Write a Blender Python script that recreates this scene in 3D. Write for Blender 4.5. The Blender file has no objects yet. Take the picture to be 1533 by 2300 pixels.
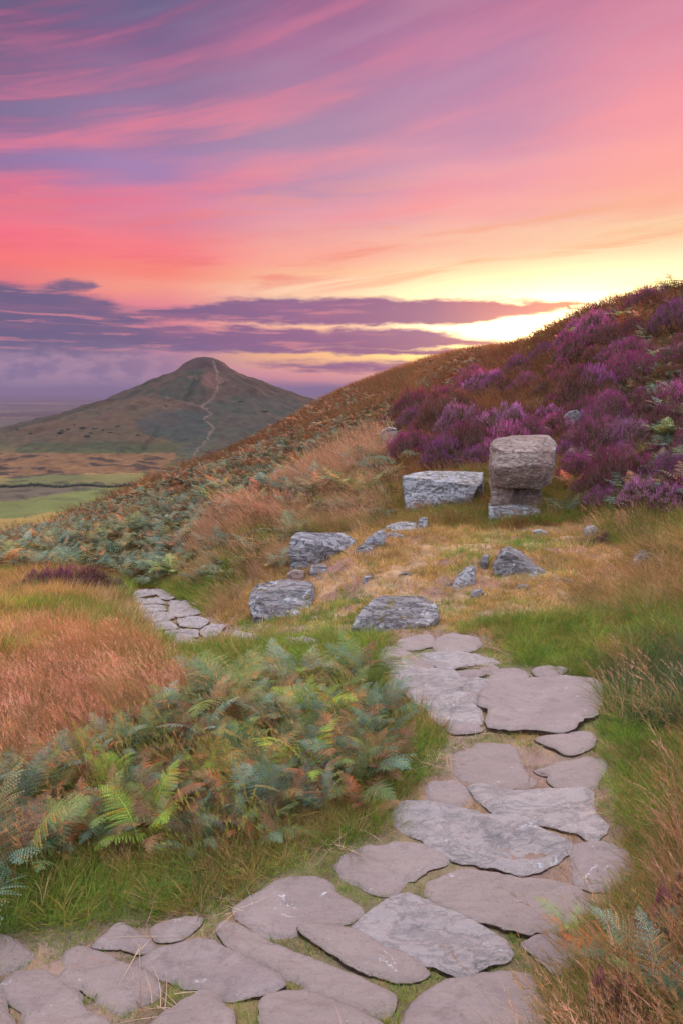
import bpy, bmesh, math, random
import numpy as np
from mathutils import Vector, Matrix, noise as mnoise

SC = bpy.context.scene
COL = SC.collection
rng = np.random.default_rng(11)
random.seed(5)
CAMZ = 1.7
PITCH = math.radians(10.0)
CP, SP = math.cos(PITCH), math.sin(PITCH)
FPX = 1533.0            # focal length measured on the 1533 x 2300 photograph

# ---------------------------------------------------------------- helpers
def srgb(r, g, b, a=1.0):
    f = lambda c: (c / 12.92 if c <= 0.04045 else ((c + 0.055) / 1.055) ** 2.4)
    return (f(r / 255), f(g / 255), f(b / 255), a)

def ray(px, py):
    u = (px - 766.5) / FPX; v = (1150 - py) / FPX
    return u, CP + v * SP, -SP + v * CP

def at(px, py, Y):                       # the place seen at a photo pixel, Y metres ahead
    dx, dy, dz = ray(px, py)
    t = Y / dy
    return (dx * t, Y, CAMZ + dz * t)

def proj(x, y, z):
    zz = z - CAMZ
    d = y * CP - zz * SP
    d = np.where(np.abs(d) < 1e-6, 1e-6, d)
    v = (y * SP + zz * CP) / d
    px = 766.5 + FPX * x / d
    py = 1150 - FPX * v
    py = np.where(d > 0, py, 9e4)
    return px, py

def hash2(ix, iy, seed):
    h = (ix.astype(np.int64) * 374761393 + iy.astype(np.int64) * 668265263 + seed * 1442695041) & 0xffffffff
    h = ((h ^ (h >> 13)) * 1274126177) & 0xffffffff
    h = (h ^ (h >> 16)) & 0xffffffff
    return h / 4294967295.0

def vnoise(x, y, seed=0):
    x = np.asarray(x, float); y = np.asarray(y, float)
    ix = np.floor(x); iy = np.floor(y)
    fx = x - ix; fy = y - iy
    fx = fx * fx * fx * (fx * (fx * 6 - 15) + 10); fy = fy * fy * fy * (fy * (fy * 6 - 15) + 10)
    a = hash2(ix, iy, seed); b = hash2(ix + 1, iy, seed)
    c = hash2(ix, iy + 1, seed); d = hash2(ix + 1, iy + 1, seed)
    return (a + (b - a) * fx) * (1 - fy) + (c + (d - c) * fx) * fy

def fbm(x, y, oct=4, seed=0):            # 0..1
    s = 0; a = 0.5; t = 0
    for i in range(oct):
        c, sn = math.cos(i * 1.3), math.sin(i * 1.3)
        s = s + a * vnoise((x * c - y * sn) * 2 ** i + 17 * i, (x * sn + y * c) * 2 ** i - 9 * i, seed + i)
        t += a; a *= 0.5
    return s / t

def sstep(a, b, x):
    t = np.clip((x - a) / (b - a), 0, 1)
    return t * t * (3 - 2 * t)

def tag(o, label=None, cat=None, group=None, kind=None):
    if label: o['label'] = label
    if cat: o['category'] = cat
    if group: o['group'] = group
    if kind: o['kind'] = kind
    return o

def link(name, me, mat=None, parent=None, smooth=True):
    o = bpy.data.objects.new(name, me)
    COL.objects.link(o)
    if mat is not None and not me.materials: me.materials.append(mat)
    if parent is not None: o.parent = parent
    if smooth and len(me.polygons):
        me.polygons.foreach_set('use_smooth', np.ones(len(me.polygons), bool))
    return o

def mesh_np(name, V, F, cols=None, smooth=True):
    """V (n,3), F (m,4) or (m,3) int arrays; cols dict name -> (n,4) point colours"""
    V = np.asarray(V, np.float32); F = np.asarray(F, np.int32)
    me = bpy.data.meshes.new(name)
    k = F.shape[1]
    me.vertices.add(len(V)); me.vertices.foreach_set('co', V.ravel())
    me.loops.add(F.size); me.loops.foreach_set('vertex_index', F.ravel())
    me.polygons.add(len(F))
    me.polygons.foreach_set('loop_start', np.arange(0, F.size, k, dtype=np.int32))
    me.update(calc_edges=True)
    if smooth: me.polygons.foreach_set('use_smooth', np.ones(len(F), bool))
    for nm, c in (cols or {}).items():
        a = me.color_attributes.new(nm, 'FLOAT_COLOR', 'POINT')
        a.data.foreach_set('color', np.asarray(c, np.float32).ravel())
    me.validate()
    return me

# ------------------------------------------------------------ node helpers
class NT:
    def __init__(self, tree):
        self.t = tree; self.n = tree.nodes; self.l = tree.links
    def new(self, typ, **kw):
        n = self.n.new(typ)
        for k, v in kw.items(): setattr(n, k, v)
        return n
    def put(self, sock, v):
        if hasattr(v, 'is_output') or isinstance(v, bpy.types.NodeSocket): self.l.new(v, sock)
        else: sock.default_value = v
    def m(self, op, a, b=None, c=None, clamp=False):
        n = self.new('ShaderNodeMath', operation=op); n.use_clamp = clamp
        self.put(n.inputs[0], a)
        if b is not None: self.put(n.inputs[1], b)
        if c is not None: self.put(n.inputs[2], c)
        return n.outputs[0]
    def ss(self, x, a, b):
        n = self.new('ShaderNodeMapRange', interpolation_type='SMOOTHSTEP')
        self.put(n.inputs['Value'], x); self.put(n.inputs['From Min'], a); self.put(n.inputs['From Max'], b)
        return n.outputs[0]
    def lin(self, x, a, b, c=0.0, d=1.0):
        n = self.new('ShaderNodeMapRange')
        self.put(n.inputs['Value'], x)
        for i, q in zip(('From Min', 'From Max', 'To Min', 'To Max'), (a, b, c, d)): self.put(n.inputs[i], q)
        return n.outputs[0]
    def mix(self, f, a, b, mode='MIX'):
        n = self.new('ShaderNodeMix', data_type='RGBA', blend_type=mode)
        n.clamp_factor = True
        self.put(n.inputs[0], f); self.put(n.inputs[6], a); self.put(n.inputs[7], b)
        return n.outputs[2]
    def xyz(self, x, y, z=0.0):
        n = self.new('ShaderNodeCombineXYZ')
        self.put(n.inputs[0], x); self.put(n.inputs[1], y); self.put(n.inputs[2], z)
        return n.outputs[0]
    def sep(self, v):
        n = self.new('ShaderNodeSeparateXYZ'); self.put(n.inputs[0], v); return n.outputs
    def noise(self, vec=None, scale=5.0, detail=4.0, rough=0.55, dist=0.0, out=0, dims='3D'):
        n = self.new('ShaderNodeTexNoise', noise_dimensions=dims)
        if vec is not None: self.put(n.inputs['Vector'], vec)
        n.inputs['Scale'].default_value = scale; n.inputs['Detail'].default_value = detail
        n.inputs['Roughness'].default_value = rough; n.inputs['Distortion'].default_value = dist
        return n.outputs[out]
    def vor(self, vec=None, scale=5.0, feature='F1', out='Distance', rand=1.0):
        n = self.new('ShaderNodeTexVoronoi', feature=feature)
        if vec is not None: self.put(n.inputs['Vector'], vec)
        n.inputs['Scale'].default_value = scale; n.inputs['Randomness'].default_value = rand
        return n.outputs[out]
    def ramp(self, f, stops, interp='LINEAR'):
        n = self.new('ShaderNodeValToRGB'); cr = n.color_ramp; cr.interpolation = interp
        while len(cr.elements) > 1: cr.elements.remove(cr.elements[-1])
        stops = sorted(stops, key=lambda s: s[0])
        for i, (p, c) in enumerate(stops):
            if not isinstance(c, (tuple, list)): c = (c, c, c, 1)
            e = cr.elements[0] if i == 0 else cr.elements.new(p)
            e.position = p; e.color = c
        self.put(n.inputs[0], f)
        return n.outputs[0]
    def attr(self, name, typ='GEOMETRY', out='Color'):
        n = self.new('ShaderNodeAttribute', attribute_name=name, attribute_type=typ); return n.outputs[out]
    def bump(self, h, strength=0.5, dist=0.02, normal=None):
        n = self.new('ShaderNodeBump'); self.put(n.inputs['Height'], h)
        n.inputs['Strength'].default_value = strength; n.inputs['Distance'].default_value = dist
        if normal is not None: self.put(n.inputs['Normal'], normal)
        return n.outputs[0]

def new_mat(name):
    m = bpy.data.materials.new(name); m.use_nodes = True
    m.node_tree.nodes.clear()
    N = NT(m.node_tree)
    out = N.new('ShaderNodeOutputMaterial')
    b = N.new('ShaderNodeBsdfPrincipled')
    b.inputs['Specular IOR Level'].default_value = 0.25
    N.l.new(b.outputs[0], out.inputs[0])
    return m, N, b, out
EXPOSURE = 0.5
DOME = 2.02  # strength of the out-of-view sky, raised to light the foreground
SKYK = 0.71
SUNE = 5.0
SUNANG = 2.2
SUNEL = 6.9
HAZE = 1.7e-4
# ================================================================ camera
cam_d = bpy.data.cameras.new('camera'); cam = bpy.data.objects.new('camera', cam_d); COL.objects.link(cam)
cam_d.sensor_fit = 'VERTICAL'; cam_d.sensor_height = 36.0; cam_d.lens = 24.0
cam_d.clip_start = 0.05; cam_d.clip_end = 120000
cam.location = (0, 0, CAMZ); cam.rotation_euler = (math.radians(80), 0, 0)
SC.camera = cam
SC.view_settings.view_transform = 'Standard'; SC.view_settings.look = 'None'
SC.view_settings.exposure = EXPOSURE; SC.view_settings.gamma = 1.0
SC.cycles.volume_bounces = 0; SC.cycles.max_bounces = 5; SC.cycles.diffuse_bounces = 2; SC.cycles.transparent_max_bounces = 8
SC.cycles.use_adaptive_sampling = True
SC.cycles.use_denoising = True

# ================================================================ world
W = bpy.data.worlds.new('World'); SC.world = W; W.use_nodes = True
W.node_tree.nodes.clear()
N = NT(W.node_tree)
wo = N.new('ShaderNodeOutputWorld'); bg = N.new('ShaderNodeBackground'); N.l.new(bg.outputs[0], wo.inputs[0])
tc = N.new('ShaderNodeTexCoord')
dx, dy, dz = N.sep(tc.outputs['Generated'])
DEG = 180 / math.pi
A = N.m('MULTIPLY', N.m('ARCTAN2', dx, dy), DEG)                # azimuth right of the view, degrees
E = N.m('MULTIPLY', N.m('ARCSINE', dz), DEG)                    # elevation, degrees
def py2e(py): return math.degrees(math.atan((1150 - py) / FPX)) - 10
# soft streak noise
nv = N.xyz(N.m('MULTIPLY', A, 0.05), N.m('MULTIPLY', E, 0.30), 3.0)
n1 = N.noise(nv, 1.0, 5, 0.5)
fan = N.m('POWER', N.m('MAXIMUM', N.m('MULTIPLY', N.m('ADD', A, 29), 1 / 27), 0.01), 1.3)
F = N.m('DIVIDE', N.m('SUBTRACT', E, 6.0), N.m('ADD', 1.0, N.m('MULTIPLY', fan, 0.50)))
Ew = N.m('ADD', E, N.m('MULTIPLY', N.m('SUBTRACT', n1, 0.5), 3.0))
# colour columns: photo rows 0,100,200,300,400,480,560,600,650,700,740,800,850,878
ys = [0, 100, 200, 300, 400, 480, 560, 620, 655, 700, 740, 800, 850, 876]
cols = {
 -27: [(70,86,126),(86,84,128),(108,90,136),(122,98,146),(138,106,165),(205,104,142),(248,112,132),(252,122,122),(236,122,128),(180,105,140),(180,115,150),(150,115,156),(156,128,166),(112,104,150)],
 -15: [(96,88,134),(118,88,138),(140,100,148),(150,114,162),(165,120,176),(222,118,150),(250,124,132),(252,138,124),(252,158,138),(235,135,150),(230,138,150),(200,140,162),(194,142,168),(132,112,156)],
 -3:  [(146,90,142),(166,100,150),(168,118,160),(170,128,166),(185,136,172),(232,150,164),(255,172,154),(255,192,155),(255,212,178),(255,196,168),(255,184,150),(255,190,134),(244,160,160),(168,124,162)],
 10:  [(180,102,148),(182,112,158),(184,122,166),(198,128,166),(232,145,162),(250,165,158),(255,200,168),(255,218,178),(255,230,192),(255,244,198),(255,250,215),(255,226,130),(252,182,150),(220,150,150)],
 24:  [(198,108,148),(216,114,146),(230,122,146),(242,130,142),(252,150,138),(255,178,146),(255,216,170),(255,240,198),(255,250,180),(255,255,235),(255,255,240),(255,235,190),(255,200,160),(230,160,150)],
}
e0, e1 = -1.0, 32.0
tE = N.lin(Ew, e0, e1)
rp = {}
for k, cl in cols.items():
    st = [((py2e(y) - e0) / (e1 - e0), srgb(*c)) for y, c in zip(ys, cl)]
    rp[k] = N.ramp(tE, st, 'B_SPLINE' if False else 'EASE')
ks = sorted(rp)
base = rp[ks[0]]
for a, b in zip(ks[:-1], ks[1:]):
    base = N.mix(N.ss(A, a, b), base, rp[b])
# pink streak clouds, fanning up to the right
sv = N.xyz(N.m('MULTIPLY', A, 0.05), N.m('MULTIPLY', F, 0.62), 4.1)
s1 = N.noise(sv, 1.0, 5, 0.45, 0.15)
sv2 = N.xyz(N.m('MULTIPLY', A, 0.13), N.m('MULTIPLY', F, 2.0), 1.7)
s2 = N.noise(sv2, 1.0, 5, 0.55, 0.3)
sm = N.ss(N.m('ADD', N.m('MULTIPLY', s1, 0.74), N.m('MULTIPLY', s2, 0.26)), 0.44, 0.64)
scol = N.mix(N.ss(A, -25, 22), srgb(238, 84, 118), srgb(255, 136, 134))
scol = N.mix(N.m('MULTIPLY', N.ss(E, 17, 25), 0.75), scol, N.mix(N.ss(A, -25, 25), srgb(178, 68, 132), srgb(226, 104, 140)))
samt = N.m('MULTIPLY', N.ss(E, 8.5, 14.0), N.lin(A, -27, 27, 0.80, 0.38))
samt = N.m('MULTIPLY', samt, N.lin(E, 22, 30, 0.70, 0.6))
s4 = N.noise(N.xyz(N.m('MULTIPLY', A, 0.11), N.m('MULTIPLY', F, 0.9), 44.0), 1.0, 5, 0.6, 0.5)
samt = N.m('MULTIPLY', samt, N.lin(s4, 0.36, 0.62, 0.5, 1.35))
base = N.mix(N.m('MULTIPLY', sm, samt), base, scol)
# cooler lilac gaps between the streaks
gp = N.m('MULTIPLY', N.m('SUBTRACT', 1.0, N.ss(s1, 0.32, 0.5)), N.m('MULTIPLY', N.ss(E, 9, 15), 0.22))
base = N.mix(gp, base, N.mix(N.ss(A, -25, 15), srgb(120, 118, 160), srgb(206, 150, 172)))
# peach wisps low over the centre
pw = N.noise(N.xyz(N.m('MULTIPLY', A, 0.07), N.m('MULTIPLY', N.m('SUBTRACT', E, N.m('MULTIPLY', A, 0.09)), 0.75), 21.0), 1.0, 6, 0.6, 0.5)
pm = N.m('MULTIPLY', N.ss(pw, 0.5, 0.68), N.m('MULTIPLY', N.ss(E, 6.5, 9.0), N.m('SUBTRACT', 1.0, N.ss(E, 13, 18))))
base = N.mix(N.m('MULTIPLY', pm, 0.6), base, N.mix(N.ss(A, -20, 20), srgb(240, 110, 120), srgb(252, 172, 128)))
hs = N.new('ShaderNodeHueSaturation'); hs.inputs['Saturation'].default_value = 0.84; hs.inputs['Value'].default_value = 1.05; N.put(hs.inputs['Color'], base)
base = N.mix(N.ss(E, 9, 18), base, hs.outputs[0])
# sunset glow round the sun
SAZ, SEL = 18.0, 5.2
ga = N.m('MULTIPLY', N.m('SUBTRACT', A, SAZ), 1 / 12.0); ge = N.m('MULTIPLY', N.m('SUBTRACT', E, SEL), 1 / 2.8)
gd = N.m('EXPONENT', N.m('MULTIPLY', N.m('ADD', N.m('MULTIPLY', ga, ga), N.m('MULTIPLY', ge, ge)), -1.0))
glow = N.mix(gd, (0, 0, 0, 1), (3.6, 2.3, 0.7, 1))
base = N.mix(1.0, base, glow, 'ADD')
ga2 = N.m('MULTIPLY', N.m('SUBTRACT', A, 17.5), 1 / 6.0); ge2 = N.m('MULTIPLY', N.m('SUBTRACT', E, 4.6), 1 / 2.2)
gd2 = N.m('EXPONENT', N.m('MULTIPLY', N.m('ADD', N.m('MULTIPLY', ga2, ga2), N.m('MULTIPLY', ge2, ge2)), -1.0))
base = N.mix(1.0, base, N.mix(gd2, (0, 0, 0, 1), (3.0, 1.8, 0.9, 1)), 'ADD')
# low slate and mauve cloud bars
nz = N.noise(N.xyz(N.m('MULTIPLY', A, 0.22), N.m('MULTIPLY', E, 1.0), 5.0), 1.0, 6, 0.62)
nz2 = N.noise(N.xyz(N.m('MULTIPLY', A, 0.06), N.m('MULTIPLY', E, 0.3), 9.0), 1.0, 3, 0.5)
Ed = N.m('ADD', E, N.m('ADD', N.m('MULTIPLY', N.m('SUBTRACT', nz, 0.5), 1.7), N.m('MULTIPLY', N.m('SUBTRACT', nz2, 0.5), 0.6)))
def px2a(px, py):
    dx_, dy_, dz_ = ray(px, py); return math.degrees(math.atan2(dx_, dy_))
tA = N.lin(A, -30, 30)
def bar(pts, soft=0.35):
    """pts: (px, centre row, half height in rows); thickness and height follow the cloud along the sky"""
    sc = [((px2a(p[0], p[1]) + 30) / 60, py2e(p[1]) / 20) for p in pts]
    sh = [((px2a(p[0], p[1]) + 30) / 60, (p[2] / 26.8 + soft) / 4 if p[2] > 0 else 0.0) for p in pts]
    c = N.m('MULTIPLY', N.ramp(tA, sc), 20.0); h = N.m('SUBTRACT', N.m('MULTIPLY', N.ramp(tA, sh), 4.0), soft)
    d = N.m('ABSOLUTE', N.m('SUBTRACT', Ed, c))
    return N.m('SUBTRACT', 1.0, N.ss(N.m('SUBTRACT', d, h), -soft, soft))
bars = [
 bar([(-60,702,36),(60,702,34),(230,712,27),(330,716,16),(420,706,14),(520,700,24),(800,702,29),(1100,701,24),(1160,700,17),(1210,698,16),(1270,694,10),(1330,700,2),(1400,700,0)], 0.28),
 bar([(-60,770,34),(100,768,32),(400,764,28),(600,764,26),(720,764,16),(760,762,24),(900,762,24),(1000,766,15),(1110,770,5),(1150,770,0)], 0.28),
 bar([(20,662,0),(90,668,5),(150,660,12),(210,656,9),(240,656,0)], 0.25),
 bar([(500,786,0),(560,788,3),(700,786,7),(900,790,8),(1010,790,5),(1060,790,0)], 0.2),
 bar([(520,812,0),(600,818,3),(700,822,6),(800,824,8),(900,820,6),(960,818,0)], 0.3),
]
bm_ = bars[0]
for b in bars[1:]: bm_ = N.m('MAXIMUM', bm_, b)
bcol = N.ramp(tA, [(0.0, srgb(98, 96, 130)), (0.22, srgb(106, 96, 134)), (0.42, srgb(138, 96, 142)), (0.62, srgb(160, 96, 138)), (0.74, srgb(216, 110, 122)), (0.80, srgb(245, 140, 110))])
bsh = N.noise(N.xyz(N.m('MULTIPLY', A, 0.12), N.m('MULTIPLY', E, 0.9), 15.0), 1.0, 4, 0.55)
bcol = N.mix(N.m('MULTIPLY', N.ss(bsh, 0.45, 0.75), 0.4), bcol, N.mix(0.5, bcol, srgb(225, 130, 150)))
wz = N.noise(N.xyz(N.m('MULTIPLY', A, 0.16), N.m('MULTIPLY', E, 2.0), 31.0), 1.0, 6, 0.6, 0.4)
wsp = N.m('MULTIPLY', N.ss(wz, 0.52, 0.66), N.m('SUBTRACT', 1.0, N.ss(A, -4, 8)))
bcol = N.mix(N.m('MULTIPLY', wsp, 0.6), bcol, srgb(232, 144, 150))
base = N.mix(N.m('MULTIPLY', bm_, 0.93), base, bcol)
# puffy mauve bank low on the left
ck = N.noise(N.xyz(N.m('MULTIPLY', A, 0.35), N.m('MULTIPLY', E, 0.7), 2.0), 1.0, 5, 0.55)
lm = N.m('MULTIPLY', N.m('SUBTRACT', 1.0, N.ss(A, -19, -6)), N.m('SUBTRACT', 1.0, N.ss(E, 2.2, 4.2)))
base = N.mix(N.m('MULTIPLY', lm, 0.75), base, N.mix(N.ss(ck, 0.4, 0.62), srgb(128, 116, 152), srgb(178, 146, 168)))
# unseen rest of the dome: pale lilac, brightened as fill light for the foreground
over = N.ss(E, 27, 48)
absA = N.m('ABSOLUTE', A)
back = N.ss(absA, 38, 80)
oth = N.mix(N.ss(absA, 40, 150), (0.90 * DOME, 0.80 * DOME, 0.84 * DOME, 1), (0.70 * DOME, 0.74 * DOME, 0.92 * DOME, 1))
osc = N.new('ShaderNodeVectorMath', operation='SCALE'); N.put(osc.inputs[0], oth); N.put(osc.inputs['Scale'], N.lin(E, 0, 70, 0.35, 1.75))
base = N.mix(N.m('MAXIMUM', over, back), base, osc.outputs[0])
base = N.mix(N.ss(E, -0.5, -3.0), base, srgb(110, 104, 140))
N.l.new(base, bg.inputs[0]); bg.inputs[1].default_value = SKYK

# ================================================================ sun (just above the ridge)
sd = bpy.data.lights.new('sun', 'SUN'); sd.energy = SUNE; sd.angle = math.radians(SUNANG); sd.color = (1.0, 0.38, 0.12)
sun = bpy.data.objects.new('sun', sd); COL.objects.link(sun)
saz, sel = math.radians(16.5), math.radians(SUNEL)
sv_ = Vector((math.sin(saz) * math.cos(sel), math.cos(saz) * math.cos(sel), math.sin(sel)))
sun.rotation_euler = sv_.to_track_quat('Z', 'Y').to_euler()
sun.location = (15, 60, 30)
# ================================================================ terrain
NEAR = """
-400,2300,1.6 0,2300,1.6 400,2300,1.6 766,2300,1.6 1150,2300,1.6 1533,2300,1.52 1900,2300,1.45
-200,2000,2.1 0,2000,2.12 766,2000,2.1 1533,2000,2.0 1800,1980,1.95
-300,1850,2.5 0,1850,2.5 400,1800,2.65 766,1800,2.62 1150,1800,2.62 1533,1850,2.35 1850,1850,2.2
-300,1600,3.45 0,1600,3.5 400,1600,3.55 766,1600,3.45 1100,1600,3.43 1400,1600,3.35 1700,1600,3.2
-300,1450,4.9 0,1450,5.0 200,1450,5.0 400,1470,5.0 600,1460,4.9 850,1440,4.6 1000,1450,4.45 1150,1450,4.4 1300,1430,4.55 1533,1430,4.4 1750,1430,4.2
1000,1400,5.0 1300,1350,5.4 1533,1330,5.2 1750,1330,4.9
480,1415,6.2 400,1380,7.2 340,1325,9.2 300,1300,11.5
-300,1340,7 0,1340,7 200,1350,7 560,1370,6.6 700,1370,6.0 850,1350,5.75
-300,1280,10 0,1285,10 170,1300,9
500,1330,7.3 620,1300,7.2 800,1280,6.7 1000,1290,6.2 1150,1290,6.1 1300,1260,6.6 1533,1240,6.2 1750,1230,5.9
650,1220,8.4 850,1220,7.6 1000,1210,7.6 1150,1200,7.8 1300,1195,7.7 1533,1170,7.2 1800,1150,6.8
500,1250,8.9 350,1270,11.0 500,1190,11 350,1200,14.5 200,1230,14 0,1240,13 -300,1240,13
650,1140,11 850,1150,9.6 1000,1150,8.9 1150,1150,8.8 1300,1110,9.0 1533,1060,8.6 1850,1020,8.2
500,1110,17 700,1070,15 850,1050,13 1000,1060,11 1150,1030,11 1300,1000,11 1533,950,10.5 1850,900,10
350,1142,21 200,1190,19 0,1222,17.5 -300,1232,17
600,1010,32 700,980,28 850,950,27 1000,930,20 1150,900,17 1300,880,15.5 1533,820,14 1850,760,13.5
350,1098,29 200,1162,24 480,1052,40
1000,860,38 1150,830,30 1300,770,22 1400,740,19.5 1533,728,17.5 1850,670,17
550,1012,52 600,986,62 650,958,75 720,922,92 780,893,92 850,865,88 930,833,78 1000,808,68 1080,794,58 1150,785,48 1230,760,34 1300,732,27 1400,712,23 1533,694,20.5 1850,655,19
-300,1275,30 0,1268,30 200,1216,42 350,1160,60 480,1110,80 600,1060,120 720,985,160 850,940,150 1000,880,130 1150,830,100 1300,790,70 1533,800,50 1850,740,45
-300,1340,70 0,1335,75 200,1290,95 400,1220,140
-300,1270,240 0,1262,240 200,1250,250 400,1215,250 600,1130,250 800,1060,250 1000,1000,250 1200,960,250 1533,920,250 1850,900,250
"""
def th_lr(x, y): return np.arctan2(x, y), 0.5 * np.log(x * x + y * y + 1e-12)
cps = []
for tok in NEAR.split():
    a, b, c = map(float, tok.split(','))
    x, y, z = at(a, b, c); cps.append((x, y, z))
cps = np.array(cps)
cth, clr = th_lr(cps[:, 0], cps[:, 1])
ce = (cps[:, 2] - CAMZ) / np.exp(clr)
SA = 2.6
def tps(r2): return 0.5 * r2 * np.log(r2 + 1e-12)
def fit(cx, cy, val, lam):
    n = len(cx); K = tps((cx[:, None] - cx) ** 2 + (cy[:, None] - cy) ** 2) + lam * np.eye(n)
    P = np.c_[np.ones(n), cx, cy]
    M = np.block([[K, P], [P.T, np.zeros((3, 3))]])
    return np.linalg.solve(M, np.r_[val, 0, 0, 0])
W_near = fit(cth * SA, clr, ce, 2e-4)
def e_near(th, lr):
    th = np.clip(th, -0.72, 0.80); q = th * SA
    lr = np.clip(lr, math.log(1.45), math.log(262))
    out = W_near[-3] + W_near[-2] * q + W_near[-1] * lr
    for i in range(len(ce)):
        out = out + W_near[i] * tps((q - cth[i] * SA) ** 2 + (lr - clr[i]) ** 2)
    return out
HX, HY = at(460, 803, 1000)[0], 1000.0
HR = [0, 12, 20, 28, 35, 41, 49, 69, 94, 146, 230, 300, 360, 420, 500, 600, 5000]
HZ = [50.8, 49.6, 46.5, 41.5, 35.5, 31.5, 27.0, 17.5, 7.5, -12, -36, -52, -62, -70, -78, -84, -84]
def base_far(x, y):
    r = np.hypot(x, y)
    z = -86 + 9 * (fbm(x / 420, y / 420, 3, 40) - .5) + sstep(150, 500, x - 0.05 * y) * 42 * (1 - sstep(1300, 2600, r))
    z = z - 14 * sstep(1300, 3000, r) + 22 * (fbm(x / 2600, y / 2600, 3, 51) - .5) * sstep(1800, 6000, r)
    return z
def hill_d(x, y):
    dx_, dy_ = x - HX, y - HY
    ang = np.arctan2(dx_, dy_)
    d = np.hypot(dx_, dy_)
    return d * (1 + 0.07 * np.sin(3 * ang + 1) * sstep(30, 200, d) + 0.03 * np.sin(7 * ang) * sstep(60, 200, d)), ang
def z_far(x, y):
    d, ang = hill_d(x, y)
    hz = np.interp(d, HR, HZ)
    gl = fbm(ang * 7 + 3, d / 90, 3, 33) - .5
    hz = hz + gl * 15 * sstep(30, 90, d) * (1 - sstep(250, 420, d)) + (fbm(x / 14, y / 14, 3, 8) - .5) * 5.5 * sstep(8, 40, d)
    b = base_far(x, y)
    k = 7.0
    m = np.maximum(hz, b)
    return m + np.log(np.exp((hz - m) / k) + np.exp((b - m) / k)) * k
PATHPOLY = [(-60,2420),(-40,2120),(60,2090),(200,2080),(330,2060),(480,2050),(600,1960),(720,1900),(900,1860),(890,1800),(960,1700),(1000,1640),(960,1600),(880,1540),(850,1450),(900,1420),(1100,1420),(1150,1500),(1340,1530),(1350,1640),(1370,1740),(1400,1880),(1430,1960),(1330,2080),(1270,2200),(1180,2300),(1150,2420)]
def in_poly(px, py, poly):
    inside = np.zeros(px.shape, bool); n = len(poly)
    for i in range(n):
        x1, y1 = poly[i]; x2, y2 = poly[(i + 1) % n]
        if y1 == y2: continue
        c = ((y1 > py) != (y2 > py)) & (px < (x2 - x1) * (py - y1) / (y2 - y1) + x1)
        inside ^= c
    return inside
def z_smooth(x, y):
    th, lr = th_lr(x, y); r = np.exp(lr)
    rc = np.maximum(r, 1.45)
    z = CAMZ + rc * e_near(th, lr)
    return z
def z_near(x, y):
    z = z_smooth(x, y); r = np.hypot(x, y)
    rough = 0.03 + 0.5 * sstep(12, 80, r)
    px, py = proj(x, y, z)
    # the trodden paving runs level; banks and turf are lumpy
    on = sstep(1390, 1480, py) * sstep(-80, 60, r * 0 + 1) * np.clip(1 - np.abs(px - (1100 - np.clip(py - 1900, 0, 400) * 1.2)) / 700, 0, 1)
    lump = (fbm(x * 1.1, y * 1.1, 4, 3) - .5) * 0.16 + (fbm(x * 4, y * 4, 3, 5) - .5) * 0.05
    z = z + lump * (1 - 0.8 * np.clip(on * 1.6, 0, 1)) * np.minimum(1, r / 3)
    pl_ = np.clip(1 - np.hypot((px - 930) / 330, (py - 1290) / 95), 0, 1) * (r > 4) * (r < 10)
    z = z + pl_ * ((fbm(x * 2.2, y * 2.2, 4, 13) - .5) * 0.34 + (fbm(x * 6, y * 6, 3, 15) - .5) * 0.10)
    z = z + (fbm(x / 6, y / 6, 4, 9) - .5) * rough * sstep(9, 22, r)
    return z
def ground_z(x, y):
    x = np.asarray(x, float); y = np.asarray(y, float); r = np.hypot(x, y)
    zn = z_near(x, y); zf = z_far(x, y)
    return zn + (zf - zn) * sstep(200, 262, r)
_lz = {}
def gz(x, y): return float(ground_z(np.array([x]), np.array([y]))[0])
def hit(px, py, lo=1.2, hi=262.0):      # first ground point seen at a photo pixel
    dx_, dy_, dz_ = ray(px, py); Y = np.exp(np.linspace(math.log(lo), math.log(hi), 700))
    X = dx_ * Y / dy_; Z = CAMZ + dz_ * Y / dy_
    g = ground_z(X, Y); b = np.nonzero(g > Z)[0]
    if len(b) == 0: return None
    i = b[0]
    if i == 0: return (X[0], Y[0], g[0])
    f0, f1 = Z[i - 1] - g[i - 1], Z[i] - g[i]; t = f0 / (f0 - f1)
    yy = Y[i - 1] + t * (Y[i] - Y[i - 1])
    return (dx_ * yy / dy_, yy, CAMZ + dz_ * yy / dy_)

# polar sheet from under the camera out to the horizon
ths = np.unique(np.concatenate([np.linspace(-math.pi, -0.62, 40), np.linspace(-0.62, 0.62, 560), np.linspace(0.62, math.pi, 40)]))
rs = np.unique(np.concatenate([np.exp(np.linspace(math.log(0.25), math.log(1.4), 8)), np.exp(np.linspace(math.log(1.4), math.log(262), 420)),
      np.linspace(262, 420, 40), np.linspace(420, 1150, 330), np.exp(np.linspace(math.log(1150), math.log(60000), 130))]))
TH, RR = np.meshgrid(ths, rs)
GX, GY = RR * np.sin(TH), RR * np.cos(TH)
GZ = ground_z(GX, GY)
GZ = np.where(RR > 20000, GZ - (RR - 20000) ** 2 / 2 / 6.4e6 * 0.6, GZ)
PX, PY = proj(GX, GY, GZ)
def C3(*c): return np.array(srgb(*c)[:3])
def paint(col, mask, c, a=1.0):
    w = (mask * a)[..., None]
    return col * (1 - w) + np.asarray(c) * w
r_ = RR
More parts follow.
